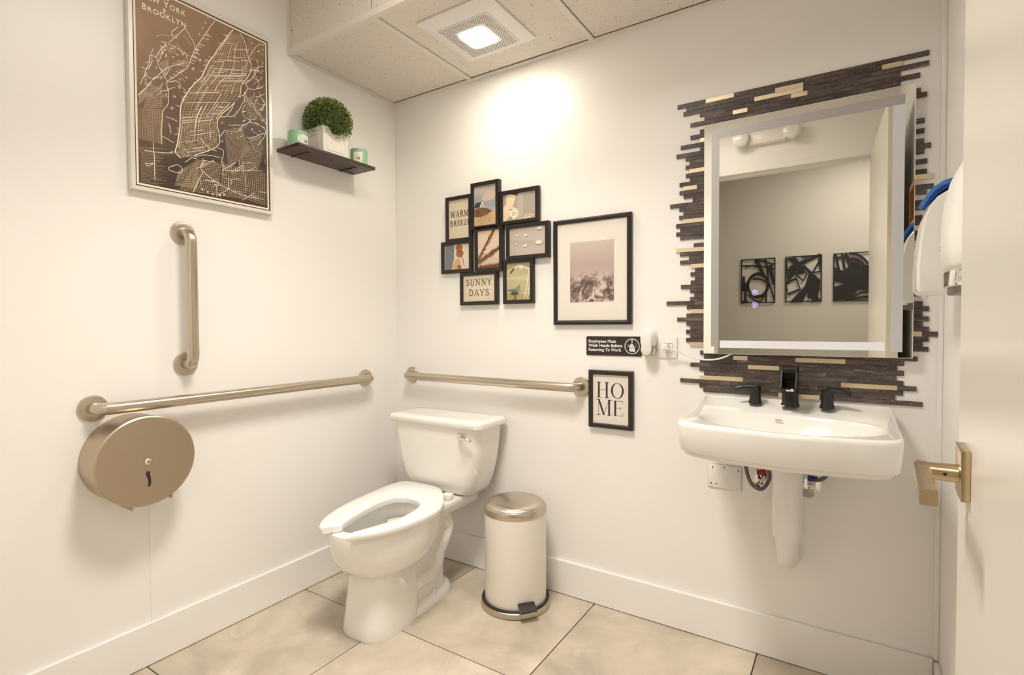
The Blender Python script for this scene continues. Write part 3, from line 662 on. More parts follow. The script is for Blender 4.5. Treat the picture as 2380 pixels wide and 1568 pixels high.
def put_tile(x0, x1, r, m_, th):
    if x1 - x0 < .004: return
    z = Z0 - r * PIT
    obj('mosaic_tile', nb(x0 + .0002, x1 - .0002, -th, -.0005, z - PIT / 2 + .0002, z + PIT / 2 - .0002, .0004, 1), m_, mo, smooth=None)
rt = random.Random(3)
for r in range(70):
    for a, b in row_spans(r):
        gs = sorted(q for q in GOLD.get(r, []) if q[0] >= a - .01 and q[0] < b)
        cuts = []; x = a
        for g0, g1 in gs:
            if g0 > x + .003: cuts.append((x, g0, 0))
            cuts.append((max(g0, a), min(g1, b), 1)); x = min(g1, b)
        if b > x + .003: cuts.append((x, b, 0))
        for x0, x1, gd in cuts:
            if gd: put_tile(x0, x1, r, GOLDT, .0062); continue
            while x1 - x0 > .16:
                l = rt.uniform(.06, .14); put_tile(x0, x0 + l, r, DTILE, rt.uniform(.0048, .0060)); x0 += l
            put_tile(x0, x1, r, DTILE, rt.uniform(.0048, .0060))

# ================================================================== OUTLET, PLUG-IN, CORD
t = thing('outlet', 'white horizontal wall outlet left of the mosaic', 'outlet', (1.39, 0, 1.02))
obj('outlet_plate', nb(1.329, 1.4535, -.006, 0, 1.0185, 1.099, .003), PLASW, t)
for x in (1.362, 1.420): obj('receptacle', nb(x - .0165, x + .0165, -.0075, -.005, 1.042, 1.076, .004), PLASW, t)
obj('outlet_slot', nb(1.427, 1.431, -.0078, -.0074, 1.057, 1.0585), RUBBER, t)
t = thing('air_freshener', 'white oval plug-in air freshener on the wall outlet', 'air freshener', (1.353, -.03, 1.02))
def oval(y, hx, z0, z1, cx=1.351, n=8):
    out = []
    for k in range(2 * n + 2):
        a = PI * (k if k <= n else k - 1) / n
        zc = (z1 - hx) if k <= n else (z0 + hx)
        out.append((cx + hx * math.cos(a), y, zc + hx * math.sin(a)))
    return out
bm = B(); loft(bm, [oval(-.008, .027, 1.052, 1.128), oval(-.040, .027, 1.052, 1.128), oval(-.046, .022, 1.057, 1.123)]); obj('freshener_body', bm, PLASW, t, smooth=40)
bm = B(); loft(bm, [oval(-.044, .0195, 1.030, 1.116), oval(-.052, .0185, 1.031, 1.115), oval(-.054, .014, 1.036, 1.110)]); obj('front_panel', bm, mat('panel_white', (.82, .79, .74), .35), t, smooth=40)
VIAL = bpy.data.materials.new('oil_vial_glass'); VIAL.use_nodes = True; vb = VIAL.node_tree.nodes['Principled BSDF']; vb.inputs['Base Color'].default_value = (.92, .90, .78, 1); vb.inputs['Transmission Weight'].default_value = .9; vb.inputs['Roughness'].default_value = .05
bm = B(); loft(bm, [oval(-.012, .026, 1.026, 1.080), oval(-.043, .026, 1.026, 1.080)]); obj('oil_vial', bm, VIAL, t, smooth=40)
t = thing('power_cord', 'white power cord running from the outlet to the mirror', 'cord', (1.42, -.02, 1.03))
bm = nb(1.408, 1.424, -.030, -.008, 1.052, 1.074, .003); obj('plug', bm, PLASW, t)
p0 = Vector((1.411, -.030, 1.062)); q = [p0, Vector((1.413, -.042, 1.058))] + [at(x, y, 'y', -.03) for x, y in ((1575, 815), (1605, 828), (1632, 835), (1662, 835), (1685, 829))] + [at(1703, 820, 'y', -.022)]
obj('cord', tube(B(), smooth_path(q, 8), .0030, 10), PLASW, t, smooth=60)

# ================================================================== SIGNS AND PICTURES ON THE BACK WALL
t = thing('hand_wash_sign', 'small black plastic sign telling employees to wash hands', 'sign', (1.2, 0, 1.021))
sx0, sx1, sz0, sz1 = 1.0838, 1.3178, 1.0215, 1.0990
bm = B(); loft(bm, [[(x, y, z) for x, z, _ in roundrect(0, sx0 - g_, sx1 + g_, sz0 - g_, sz1 + g_, .007, 5)] for y, g_ in ((0, .0022), (-.002, .0022))]); obj('sign_edge', bm, WHITEP, t, smooth=None)
bm = B(); loft(bm, [[(x, y, z) for x, z, _ in roundrect(0, sx0, sx1, sz0, sz1, .006, 5)] for y in (-.0005, -.003)]); obj('sign_plate', bm, mat('sign_brown_black', (.022, .015, .011), .35), t, smooth=None)
bm = B(); pl = Plane((sx0, -.0032, sz0), (1, 0, 0), (0, 0, 1))
for s, zz, wd in (('Employees Must', .0520, .119), ('Wash Hands Before', .0350, .145), ('Returning To Work', .0180, .1415)): sans_text(bm, pl, s, .0095, zz, .0172, .00045, width=wd)
obj('lettering', bm, WHITEP, t, smooth=None)
bm = B(); cx_, cz_ = .1945, .039; o_, i_ = arc(cx_, cz_, .0305, .0305, 0, 360, 36), arc(cx_, cz_, .0275, .0275, 0, 360, 36)
for q in range(36): poly(bm, pl, [o_[q], o_[q + 1], i_[q + 1], i_[q]], .0003)
ribbon(bm, pl, [(cx_, cz_ + .0275), (cx_, cz_ + .014)], .004, .0003); ribbon(bm, pl, [(cx_, cz_ + .013), (cx_ - .001, cz_ + .009)], .003, .0003)
poly(bm, pl, [(cx_ + a * .001, cz_ + b * .001) for a, b in ((-10, 5), (-4, 9), (4, 8), (8, 2), (11, -8), (13, -20), (6, -22), (2, -19), (-2, -21), (-8, -20), (-13, -14), (-10, -8), (-12, -2))], .0003)
for a, b in ((-15, 8), (-17, 2), (-14, -1), (15, 9), (17, 2), (14, -3)): poly(bm, pl, ell(cx_ + a * .001, cz_ + b * .001, .0013, .0018, 8), .0003)
ic = obj('hand_symbol', bm, WHITEP, t, smooth=None)
bm = B()
for pts in (((-9, 3), (-2, 1), (4, -5)), ((-10, -3), (-4, -4), (1, -9)), ((-9, -9), (-4, -10), (-1, -14)), ((5, 4), (7, -4), (9, -12))): ribbon(bm, pl, [(cx_ + a * .001, cz_ + b * .001) for a, b in pts], .0011, .0006)
obj('symbol_lines', bm, BLACKF, ic, smooth=None)

def frame_parts(t, x0, x1, z0, z1, w, depth, m_, y0=-.001, bev=.0025):
    """mitred frame of four sides as one moulding"""
    bm = B()
    def rect(d, g_): return [(x0 + g_, y0 - d, z0 + g_), (x1 - g_, y0 - d, z0 + g_), (x1 - g_, y0 - d, z1 - g_), (x0 + g_, y0 - d, z1 - g_)]
    loft(bm, [rect(0, 0), rect(depth - bev, 0), rect(depth, bev), rect(depth, w - bev), rect(depth - bev, w), rect(.004, w), rect(.002, w), rect(0, w)], False, False)
    return obj('frame_moulding', bm, m_, t, smooth=None)
def pane(t, x0, x1, z0, z1, y):
    bm = B(); bm.faces.new([bm.verts.new(q) for q in ((x0, y, z0), (x1, y, z0), (x1, y, z1), (x0, y, z1))]); return obj('glass_pane', bm, GLASS, t, smooth=None, recalc=False)
def prints(t, name, x0, x1, z0, z1, y, layers, par=None):
    """flat print: layers of coloured polygons / ribbons in 0..1 picture coordinates"""
    bm = B(); pl = Plane((x0, y, z0), (x1 - x0, 0, 0), (0, 0, z1 - z0)); pl.n = Vector((0, -1, 0)); mats, idx = [], {}
    for k, (c, kind, data) in enumerate(layers):
        if c not in idx: idx[c] = len(mats); mats.append(c if isinstance(c, bpy.types.Material) else flat(c))
        h = k * .00002
        if kind == 'p': poly(bm, pl, data, h, idx[c])
        else: ribbon(bm, pl, data[0], data[1], h, idx[c])
    return obj(name, bm, None, t, smooth=None, mats=mats)
FULL = [(0, 0), (1, 0), (1, 1), (0, 1)]
# --- black collage frame
t = thing('collage_frame', 'black collage photo frame of eight staggered openings above the toilet', 'photo frame', (.62, 0, 1.24))
rp = random.Random(11)
def blob(cx, cy, rx, ry, n=14, j=.2): return [(cx + rx * math.cos(2 * PI * k / n) * (1 + rp.uniform(-j, j)), cy + ry * math.sin(2 * PI * k / n) * (1 + rp.uniform(-j, j))) for k in range(n)]
def grass(n, x0, x1, y0, y1, c, w=.02):
    out = []
    for _ in range(n):
        x = rp.uniform(x0, x1); y = rp.uniform(y0, y1); l = rp.uniform(.05, .14); a = rp.uniform(-.8, .8)
        out.append((c, 'r', ([(x, y), (x + l * math.sin(a), y + l * math.cos(a))], [w, w * .3])))
    return out
PAPER = (222, 208, 184)
house = [((176, 176, 172), 'p', FULL), ((160, 166, 172), 'p', [(0, .55), (1, .42), (1, .7), (.4, .75), (0, .8)]), ((206, 184, 168), 'p', blob(.7, .72, .32, .14)), ((196, 178, 166), 'p', blob(.3, .9, .3, .07)),
         ((206, 176, 138), 'p', [(0, 0), (1, 0), (1, .36), (.7, .33), (.4, .42), (0, .40)]), ((128, 94, 62), 'p', [(0, .24), (.3, .22), (.62, .28), (.82, .33), (.6, .42), (.3, .46), (0, .43)])]
house += grass(26, .05, .75, .2, .38, (92, 66, 42), .025) + grass(14, .2, .9, .0, .2, (178, 140, 98), .02)
house += [((70, 70, 66), 'p', [(.0, .46), (.28, .47), (.36, .61), (.06, .58)]), ((232, 226, 212), 'p', [(.26, .46), (.48, .47), (.36, .62)]), ((120, 116, 108), 'p', [(.34, .48), (.40, .48), (.37, .56)])]
star = [((176, 166, 154), 'p', FULL), ((186, 180, 170), 'p', [(.45, 0), (.62, 0), (.62, 1), (.45, 1)]), ((108, 74, 52), 'p', [(.22, 1), (.5, 1), (.42, .92), (.3, .9)]),
        ((236, 216, 186), 'p', [(.1, .98), (.22, 1), (.4, .93), (.36, .72), (.3, .52), (.44, .42), (.50, .28), (.44, .10), (.32, .03), (.24, .2), (.1, .04), (0, 0), (0, .55), (.1, .62)]), ((252, 240, 218), 'p', blob(.32, .26, .10, .16)), ((96, 70, 48), 'r', ([(.2, .42), (.3, .40)], .03)), ((96, 70, 48), 'r', ([(.28, .30), (.40, .27)], .02)), ((96, 70, 48), 'r', ([(.28, .22), (.38, .20)], .02)),
        ((226, 210, 180), 'p', blob(.78, .1, .14, .09, j=.35)), ((150, 128, 96), 'r', ([(.68, .08), (.8, .14), (.92, .06)], .02))]
shells = [((196, 184, 174), 'p', FULL), ((186, 174, 166), 'p', [(0, .4), (1, .3), (1, .45), (0, .6)])]
for x, y, r in ((.22, .74, .04), (.46, .72, .06), (.18, .42, .04), (.44, .34, .065), (.84, .92, .09), (.82, .42, .10)):
    shells += [((150, 136, 126), 'p', blob(x + .01, y - .03, r, r * .8, 10)), ((240, 232, 220), 'p', blob(x, y, r * .9, r * .7, 10))]
sandals = [((226, 212, 190), 'p', FULL), ((122, 124, 132), 'p', [(0, 0), (.28, 0), (.40, .45), (.40, 1), (0, 1)]), ((150, 150, 152), 'p', [(0, 0), (.06, 0), (.08, 1), (0, 1)]), ((214, 174, 124), 'p', [(.28, 0), (.7, 0), (.66, .3), (.58, .45), (.48, .42), (.34, .2)]), ((150, 104, 66), 'p', [(.5, .05), (.68, .02), (.66, .15), (.54, .18)]),
           ((170, 104, 62), 'p', blob(.60, .86, .14, .15, j=.06)), ((168, 98, 58), 'p', blob(.62, .62, .15, .15, j=.06)), ((104, 62, 38), 'r', ([(.48, .74), (.6, .70), (.74, .76)], .025)), ((96, 58, 36), 'r', ([(.72, .5), (.76, .3), (.80, .1)], .02)), ((104, 62, 38), 'r', ([(.54, .9), (.60, .84), (.58, .96)], .02))]
feather = [((226, 206, 182), 'p', FULL), ((212, 190, 166), 'p', [(0, 0), (1, 0), (1, .25), (0, .4)])]
for (ax, ay, bx_, by_) in ((.0, .22, .75, 1.0), (.0, .16, 1.0, .52), (.02, .02, 1.0, .06)):
    feather.append(((128, 78, 52), 'r', ([(ax, ay), (bx_, by_)], .04)))
    for k in range(26):
        f = k / 25; x = ax + (bx_ - ax) * f; y = ay + (by_ - ay) * f
        for s in (-1, 1):
            l = rp.uniform(.09, .17); an = math.atan2(by_ - ay, bx_ - ax) + s * rp.uniform(.5, .9)
            feather.append((((120, 72, 46), (150, 98, 66), (96, 56, 36))[k % 3], 'r', ([(x, y), (x + l * math.cos(an), y + l * .8 * math.sin(an))], [.03, .006])))
bike = [((192, 182, 138), 'p', FULL), ((206, 198, 160), 'p', [(0, .55), (1, .5), (1, .66), (0, .62)]), ((164, 158, 110), 'p', [(0, .82), (.3, .9), (1, .84), (1, 1), (0, 1)]), ((172, 160, 110), 'p', [(0, 0), (1, 0), (1, .12), (0, .2)]),
        ((240, 236, 222), 'r', ([(.2, .74), (.32, .86), (.5, .92), (.66, .90), (.96, .82)], .035)), ((60, 50, 36), 'r', ([(.16, .72), (.32, .86)], .05)), ((236, 232, 216), 'p', blob(.62, .88, .09, .05)), ((238, 232, 214), 'r', ([(.94, .8), (.84, .3), (.74, .02)], .03)), ((238, 232, 214), 'r', ([(1, .6), (.88, .02)], .025)), ((222, 214, 186), 'r', ([(.4, .8), (.5, .6), (.48, .44)], .012)),
        ((128, 148, 126), 'p', [(.04, .28), (.36, .32), (.56, .42), (.58, .30), (.44, .26), (.06, .24)]), ((70, 90, 74), 'r', ([(.02, .26), (.4, .26), (.6, .24), (.62, .2)], .02)), ((84, 66, 44), 'p', blob(.34, .18, .16, .06, j=.3)), ((120, 84, 54), 'r', ([(.34, .16), (.38, .0)], .06)), ((72, 58, 40), 'r', ([(.42, .1), (.26, .0)], .02))]
FR = [('warm', .3515, .5075, 1.5420, 1.7590, [(PAPER, 'p', FULL)]), ('house', .5077, .6649, 1.5860, 1.8020, house), ('star', .6655, .8680, 1.5920, 1.7440, star), ('shells', .7030, .9190, 1.4345, 1.5880, shells), ('sandals', .3215, .5080, 1.3955, 1.5480, sandals),
      ('feather', .5280, .6830, 1.3895, 1.5960, feather), ('sunny', .4370, .6520, 1.2405, 1.3950, [(PAPER, 'p', FULL)]), ('bike', .6825, .8400, 1.2405, 1.4380, bike)]
for nm, x0, x1, z0, z1, lay in FR:
    w = .017; dp = .026 if nm in ('house', 'feather', 'shells') else .020
    frame_parts(t, x0, x1, z0, z1, w, dp, BLACKF)
    pr_ = prints(t, 'photo_print', x0 + w, x1 - w, z0 + w, z1 - w, -dp + .007, lay)
    pane(t, x0 + w, x1 - w, z0 + w, z1 - w, -dp + .005)
    if nm in ('warm', 'sunny'):
        bm = B(); pl = Plane((0, -dp + .0068, 0), (1, 0, 0), (0, 0, 1))
        L2 = (('WARM', 1.6610, .0275, .4335, .80), ('BREEZE', 1.6190, .0252, .4370, .80)) if nm == 'warm' else (('SUNNY', 1.3320, .0285, .5445, 1.0), ('DAYS', 1.2840, .0285, .5445, 1.0))
        for s, z, sz, cx_, wd in L2: serif_text(bm, pl, s, 0, z, sz, .13, .07, .16, wd, center=cx_)
        obj('lettering', bm, flat((60, 50, 40)), pr_, smooth=None)
# --- matted landscape
t = thing('matted_picture', 'black framed misty landscape print in a wide cream mat', 'picture', (1.107, 0, 1.146))
frame_parts(t, .937, 1.2790, 1.1465, 1.5830, .018, .020, BLACKF, bev=.006)
bm = nb(.955, 1.261, -.010, -.003, 1.1645, 1.565); obj('mat_board', bm, mat('mat_cream', (.83, .78, .70), .7), t, smooth=None)
def mist_material():
    M = bpy.data.materials.new('misty_print'); M.use_nodes = True; nt = M.node_tree; N = nt.nodes; L = nt.links; b = N['Principled BSDF']
    tc = N.new('ShaderNodeTexCoord'); sp = N.new('ShaderNodeSeparateXYZ'); L.new(tc.outputs['Generated'], sp.inputs[0])
    n1 = N.new('ShaderNodeTexNoise'); n1.inputs['Scale'].default_value = 5; n1.inputs['Detail'].default_value = 8; L.new(tc.outputs['Generated'], n1.inputs['Vector'])
    n2 = N.new('ShaderNodeTexNoise'); n2.inputs['Scale'].default_value = 6.5; n2.inputs['Detail'].default_value = 10; n2.inputs['Distortion'].default_value = 1.6; L.new(tc.outputs['Generated'], n2.inputs['Vector'])
    sky = N.new('ShaderNodeValToRGB'); e = sky.color_ramp.elements; e[0].position = .42; e[0].color = (*s2l((196, 180, 170)), 1); e[1].position = 1; e[1].color = (*s2l((206, 192, 180)), 1)
    x = e.new(.6); x.color = (*s2l((186, 166, 158)), 1); L.new(sp.outputs[2], sky.inputs[0])
    gr_ = N.new('ShaderNodeValToRGB'); g2 = gr_.color_ramp.elements; g2[0].position = .36; g2[0].color = (*s2l((78, 60, 52)), 1); g2[1].position = .64; g2[1].color = (*s2l((214, 200, 188)), 1)
    x = g2.new(.5); x.color = (*s2l((140, 118, 108)), 1); L.new(n2.outputs[0], gr_.inputs[0])
    ma = N.new('ShaderNodeMath'); ma.operation = 'MULTIPLY_ADD'; ma.inputs[1].default_value = .35; L.new(n1.outputs[0], ma.inputs[0]); L.new(sp.outputs[2], ma.inputs[2])
    r = N.new('ShaderNodeMapRange'); r.inputs[1].default_value = .50; r.inputs[2].default_value = .72; L.new(ma.outputs[0], r.inputs[0])
    mx = N.new('ShaderNodeMix'); mx.data_type = 'RGBA'; L.new(r.outputs[0], mx.inputs[0]); L.new(gr_.outputs[0], mx.inputs[6]); L.new(sky.outputs[0], mx.inputs[7])
    L.new(mx.outputs[2], b.inputs['Base Color']); b.inputs['Roughness'].default_value = .6
    return M
bm = nb(1.0140, 1.2066, -.0106, -.0096, 1.2390, 1.4850); obj('landscape_print', bm, mist_material(), t, smooth=None)
pane(t, .955, 1.261, 1.1645, 1.565, -.013)
# --- HOME print
t = thing('home_picture', 'small black framed print with the large word HOME', 'picture', (1.192, 0, .73))
frame_parts(t, 1.0985, 1.2855, .7305, .9630, .018, .018, BLACKF)
pr_ = prints(t, 'paper_print', 1.1165, 1.2675, .7485, .9450, -.011, [((232, 224, 214), 'p', FULL)])
bm = B(); pl = Plane((0, -.0112, 0), (1, 0, 0), (0, 0, 1))
serif_text(bm, pl, 'HO', 0, .8530, .0610, .125, .022, .10, 1.0, center=1.1905); serif_text(bm, pl, 'ME', 0, .7830, .0610, .125, .022, .08, .95, center=1.1905)
obj('lettering', bm, INK, pr_, smooth=None); pane(t, 1.1165, 1.2675, .7485, .9450, -.013)

# ================================================================== MAP POSTER ON THE LEFT WALL
MPX = .022
my0, my1, mz0, mz1 = -1.2050, -.7050, 1.5975, 2.2965
t = thing('map_poster', 'large framed sepia city map poster on the left wall', 'poster', (0, (my0 + my1) / 2, mz0))
FRM = mat('pale_silver_frame', (.80, .76, .69), .3, .15)
bm = B()
def mrect(x, g_): return [(x, my0 + g_, mz0 + g_), (x, my1 - g_, mz0 + g_), (x, my1 - g_, mz1 - g_), (x, my0 + g_, mz1 - g_)]
loft(bm, [mrect(.001, 0), mrect(.025, 0), mrect(.026, .001), mrect(.026, .0125), mrect(.0215, .013), mrect(.001, .013)], False, False)
obj('frame_moulding', bm, FRM, t, smooth=None)
def map_material():
    M = bpy.data.materials.new('sepia_map_ground'); M.use_nodes = True; nt = M.node_tree; N = nt.nodes; L = nt.links; b = N['Principled BSDF']
    tc = N.new('ShaderNodeTexCoord'); sp = N.new('ShaderNodeSeparateXYZ'); L.new(tc.outputs['Generated'], sp.inputs[0])
    a = N.new('ShaderNodeMath'); a.operation = 'MULTIPLY_ADD'; a.inputs[1].default_value = -.45; L.new(sp.outputs[1], a.inputs[0]); L.new(sp.outputs[2], a.inputs[2])
    n = N.new('ShaderNodeTexNoise'); n.inputs['Scale'].default_value = 5; n.inputs['Detail'].default_value = 9; L.new(tc.outputs['Generated'], n.inputs['Vector'])
    a2 = N.new('ShaderNodeMath'); a2.operation = 'MULTIPLY_ADD'; a2.inputs[1].default_value = .3; L.new(n.outputs[0], a2.inputs[0]); L.new(a.outputs[0], a2.inputs[2])
    cr = N.new('ShaderNodeValToRGB'); e = cr.color_ramp.elements; e[0].position = .12; e[0].color = (*s2l((62, 44, 32)), 1); e[1].position = .95; e[1].color = (*s2l((158, 130, 102)), 1)
    x = e.new(.5); x.color = (*s2l((112, 86, 66)), 1); L.new(a2.outputs[0], cr.inputs[0]); L.new(cr.outputs[0], b.inputs['Base Color']); b.inputs['Roughness'].default_value = .45
    return M
bm = B(); box(bm, .006, .020, my0 + .0125, my1 - .0125, mz0 + .0125, mz1 - .0125)
obj('border_line', bm, flat((70, 56, 44)), t, smooth=None)
bm = B(); box(bm, .020, .0206, my0 + .0172, my1 - .0172, mz0 + .0172, mz1 - .0172); obj('border_white', bm, CREAM, t, smooth=None)
bm = B(); box(bm, .0206, .0212, my0 + .0235, my1 - .0235, mz0 + .0235, mz1 - .0235); mp_ = obj('map_print', bm, map_material(), t, smooth=None)
mpl = Plane((.0213, 0, 0), (0, 1, 0), (0, 0, 1))
rm = random.Random(5); bm = B(); fine = B()
Y0, Y1, Zlo, Zhi = my0 + .025, my1 - .025, mz0 + .025, mz1 - .025
def inside(p): return Y0 < p[0] < Y1 and Zlo < p[1] < Zhi
def mc(x, y):
    p = at(280 + x / 3.136, y / 3.136, 'x', .0213); return (p.y, p.z)
def ml(pts, w=.0016, h=.0002, jit=0, b_=None, sub=1):
    P = [mc(*q) for q in pts]
    if sub > 1: P = [(v.x, v.y) for v in smooth_path([(a, b, 0) for a, b in P], sub)]
    P = [(a + rm.uniform(-jit, jit), b + rm.uniform(-jit, jit)) for a, b in P]
    run = []
    for p in P:
        if inside(p): run.append(p)
        else:
            if len(run) > 1: ribbon(b_ or bm, mpl, run, w, h)
            run = []
    if len(run) > 1: ribbon(b_ or bm, mpl, run, w, h)
def lerp2(a, b, f): return (a[0] + (b[0] - a[0]) * f, a[1] + (b[1] - a[1]) * f)
def along(pts, f):
    d = f * (len(pts) - 1); i = min(int(d), len(pts) - 2); return lerp2(pts[i], pts[i + 1], d - i)
LS = [(830, 205), (760, 290), (690, 390), (640, 460), (590, 560), (530, 620), (470, 700), (440, 780), (435, 860), (432, 940), (415, 1040), (402, 1110), (440, 1152)]
RS = [(850, 215), (905, 300), (925, 400), (955, 490), (930, 560), (880, 620), (870, 690), (800, 780), (730, 840), (705, 900), (722, 990), (700, 1070), (530, 1135)]
ml(LS, .0034, .0003, .0008, sub=5); ml(RS, .0026, .0003, .0010, sub=5)
for k in range(1, 14):
    f = k / 14; ml([lerp2(along(LS, q / 24), along(RS, q / 24), f) for q in range(1, 25)], .0017 if k in (3, 7, 9, 11) else .0010, .0002, .0003, fine)
for k in range(2, 74):
    f = k / 76; ml([along(LS, f), lerp2(along(LS, f), along(RS, f), .5), along(RS, f)], .0016 if k % 7 == 0 else .0008, .0002, .0004, fine)
def patch(c, nu, nv, w=.0009, jit=.0005):
    a, b, c_, d = c
    for i in range(nu + 1):
        f = i / nu; ml([lerp2(lerp2(a, b, f), lerp2(d, c_, f), q / 6) for q in range(7)], w, .0002, jit, fine)
    for j in range(nv + 1):
        f = j / nv; ml([lerp2(lerp2(a, d, f), lerp2(b, c_, f), q / 6) for q in range(7)], w, .0002, jit, fine)
patch([(120, 790), (310, 800), (300, 1045), (125, 1005)], 15, 18); patch([(215, 640), (300, 620), (305, 780), (170, 790)], 9, 12); patch([(140, 690), (200, 640), (190, 700), (130, 760)], 5, 6)
patch([(290, 460), (345, 440), (360, 510), (305, 530)], 6, 7); patch([(410, 440), (480, 440), (480, 490), (415, 480)], 8, 6); patch([(335, 350), (400, 330), (405, 390), (350, 380)], 5, 5); patch([(395, 310), (420, 320), (470, 400), (450, 405)], 3, 9)
patch([(560, 1165), (740, 1190), (720, 1420), (430, 1380)], 18, 14, .0010); patch([(740, 1190), (940, 1240), (920, 1450), (720, 1420)], 14, 14, .0010); patch([(940, 1250), (1080, 1270), (1080, 1500), (920, 1450)], 10, 14, .0010)
patch([(760, 950), (880, 930), (950, 1090), (790, 1230)], 13, 16); patch([(900, 1060), (1040, 1080), (1000, 1240), (860, 1230)], 12, 12); patch([(420, 1250), (560, 1170), (560, 1370), (400, 1350)], 12, 12)
patch([(440, 840), (700, 900), (700, 1060), (420, 1080)], 16, 12, .0008); patch([(450, 1090), (690, 1080), (530, 1130), (440, 1140)], 12, 5, .0008)
patch([(900, 720), (1000, 700), (1020, 860), (930, 850)], 8, 9); patch([(930, 1000), (1020, 990), (1040, 1080), (960, 1070)], 7, 6); patch([(930, 250), (1060, 320), (1060, 470), (930, 420)], 7, 7, .0008, .0016)
for pts in ([(690, 150), (640, 220), (590, 290), (550, 350), (510, 430), (490, 490), (440, 520), (395, 560), (340, 600), (350, 690), (345, 760), (305, 830), (300, 1050)],
            [(470, 205), (400, 270), (330, 330), (270, 390), (275, 470), (300, 520), (340, 590)], [(420, 190), (370, 240), (390, 270)], [(470, 205), (530, 300), (540, 350)], [(130, 690), (200, 620), (270, 550), (350, 490), (470, 460)], [(170, 560), (210, 450), (215, 400), (260, 420)], [(150, 490), (200, 500), (230, 450)], [(300, 300), (410, 350), (500, 410)], [(180, 570), (200, 620), (250, 560)],
            [(340, 600), (410, 590), (440, 620)], [(300, 990), (390, 1040)], [(350, 900), (370, 970)], [(330, 850), (410, 880)], [(360, 1110), (420, 1120)],
            [(720, 850), (780, 840), (850, 720), (900, 690), (930, 640)], [(780, 850), (830, 840), (900, 740), (900, 690)], [(880, 620), (960, 570), (990, 500), (1070, 480)], [(960, 560), (1010, 600), (985, 650), (930, 640), (915, 600), (950, 580)], [(985, 650), (1075, 630)], [(930, 430), (1000, 330), (1060, 340)], [(945, 510), (1060, 520)],
            [(790, 910), (900, 910), (950, 890), (1070, 940)], [(900, 910), (860, 950)], [(980, 890), (1060, 960), (1000, 1060)], [(940, 1010), (1070, 960)], [(720, 1000), (760, 950)], [(710, 1080), (750, 1100), (740, 1180), (770, 1230)], [(540, 1140), (640, 1130), (730, 1150)],
            [(600, 1180), (600, 1250), (830, 1400), (1075, 1460)], [(600, 1250), (530, 1400)], [(350, 1220), (410, 1200), (450, 1230), (430, 1260), (360, 1240), (350, 1220)], [(180, 1190), (240, 1190), (200, 1210), (185, 1195)], [(470, 1180), (520, 1150), (560, 1160)], [(760, 1240), (1075, 1245)], [(240, 1040), (255, 1360)], [(130, 1095), (420, 1120)],
            [(700, 1100), (650, 1080), (580, 1010)], [(1020, 700), (1075, 800)], [(1010, 820), (1060, 900)]):
    ml(pts, .0019, .0003, .0011, sub=5)
for k in range(26):                        # piers along the river shores
    f = rm.uniform(.05, .95); a = along(LS, f); l = rm.uniform(15, 40); ml([a, (a[0] - l, a[1] - l * .35)], .0012, .0002)
for k in range(22):
    f = rm.random(); a = along([(640, 220), (550, 350), (500, 450), (350, 560)], f); l = rm.uniform(18, 50); ml([a, (a[0] + l, a[1] + l * .3)], .0018, .0002)
for k in range(70):                        # scattered marks in the outer boroughs
    x, y = rm.choice([(rm.uniform(930, 1070), rm.uniform(260, 560)), (rm.uniform(800, 1060), rm.uniform(660, 1000)), (rm.uniform(150, 500), rm.uniform(300, 700))]); a = rm.uniform(0, PI); l = rm.uniform(8, 26)
    ml([(x, y), (x + l * math.cos(a), y + l * math.sin(a))], rm.choice([.0010, .0018, .0026]), .0002)
def wander(x, y, a, n, st, w):
    P = [(x, y)]
    for _ in range(n):
        a += rm.uniform(-.5, .5); x += st * math.cos(a); y += st * math.sin(a); P.append((x, y))
    ml(P, w, .0002, 0, sub=3)
for k in range(46):
    x, y = (rm.uniform(140, 480), rm.uniform(230, 740)) if k < 20 else (rm.uniform(890, 1060), rm.uniform(260, 1040)); wander(x, y, rm.choice([.9, 2.3, -.8]) + rm.uniform(-.3, .3), rm.randint(4, 8), rm.uniform(14, 26), rm.choice([.0008, .0012, .0016]))
for k in range(46):
    x, y = rm.uniform(560, 1070), rm.uniform(1150, 1480); a = rm.choice([.15, 1.55, 2.6]); l = rm.uniform(30, 120); ml([(x, y), (x + l * math.cos(a), y + l * math.sin(a))], rm.choice([.0010, .0014, .0019]), .0003)
for k in range(40):
    f = rm.uniform(.1, .95); g0, g1 = sorted((rm.random(), rm.random())); ml([lerp2(along(LS, f), along(RS, f), g0), lerp2(along(LS, f), along(RS, f), g1)], rm.choice([.0012, .0017]), .0003)
for k in range(24):
    g = rm.uniform(.05, .95); f0 = rm.uniform(.05, .7); f1 = f0 + rm.uniform(.08, .25); ml([lerp2(along(LS, f0 + (f1 - f0) * q / 6), along(RS, f0 + (f1 - f0) * q / 6), g) for q in range(7)], rm.choice([.0012, .0018]), .0003)
for k in range(44):                        # water lining in the harbour
    y = 1070 + k * 7; ml([(135 + 12 * q, y + rm.uniform(-2, 2) + q * .6) for q in range(int(rm.uniform(8, 21)))], .0005, .00015, 0, fine)
for x, y in ((365, 300), (345, 320), (310, 385), (405, 275), (385, 415), (415, 400), (325, 365), (455, 395), (945, 880), (960, 940), (1015, 955), (740, 895), (740, 1030)):
    p = mc(x, y); poly(bm, mpl, ell(p[0], p[1], .0026, .0026, 8), .0003)
o = obj('map_streets', fine, mat('map_tan', s2l((208, 184, 152)), .5, spec=.2), mp_, smooth=None); o['kind'] = 'stuff'
o = obj('map_shorelines', bm, CREAM, mp_, smooth=None); o['kind'] = 'stuff'
bm = B()
def mtext(s, x, y, size, bold=0, sx=1., rot=0., cap=None):
    p = mc(x, y); sans_text(bm, mpl, s, p[0], p[1], size, bold, .0004, sx=sx, rot=rot)
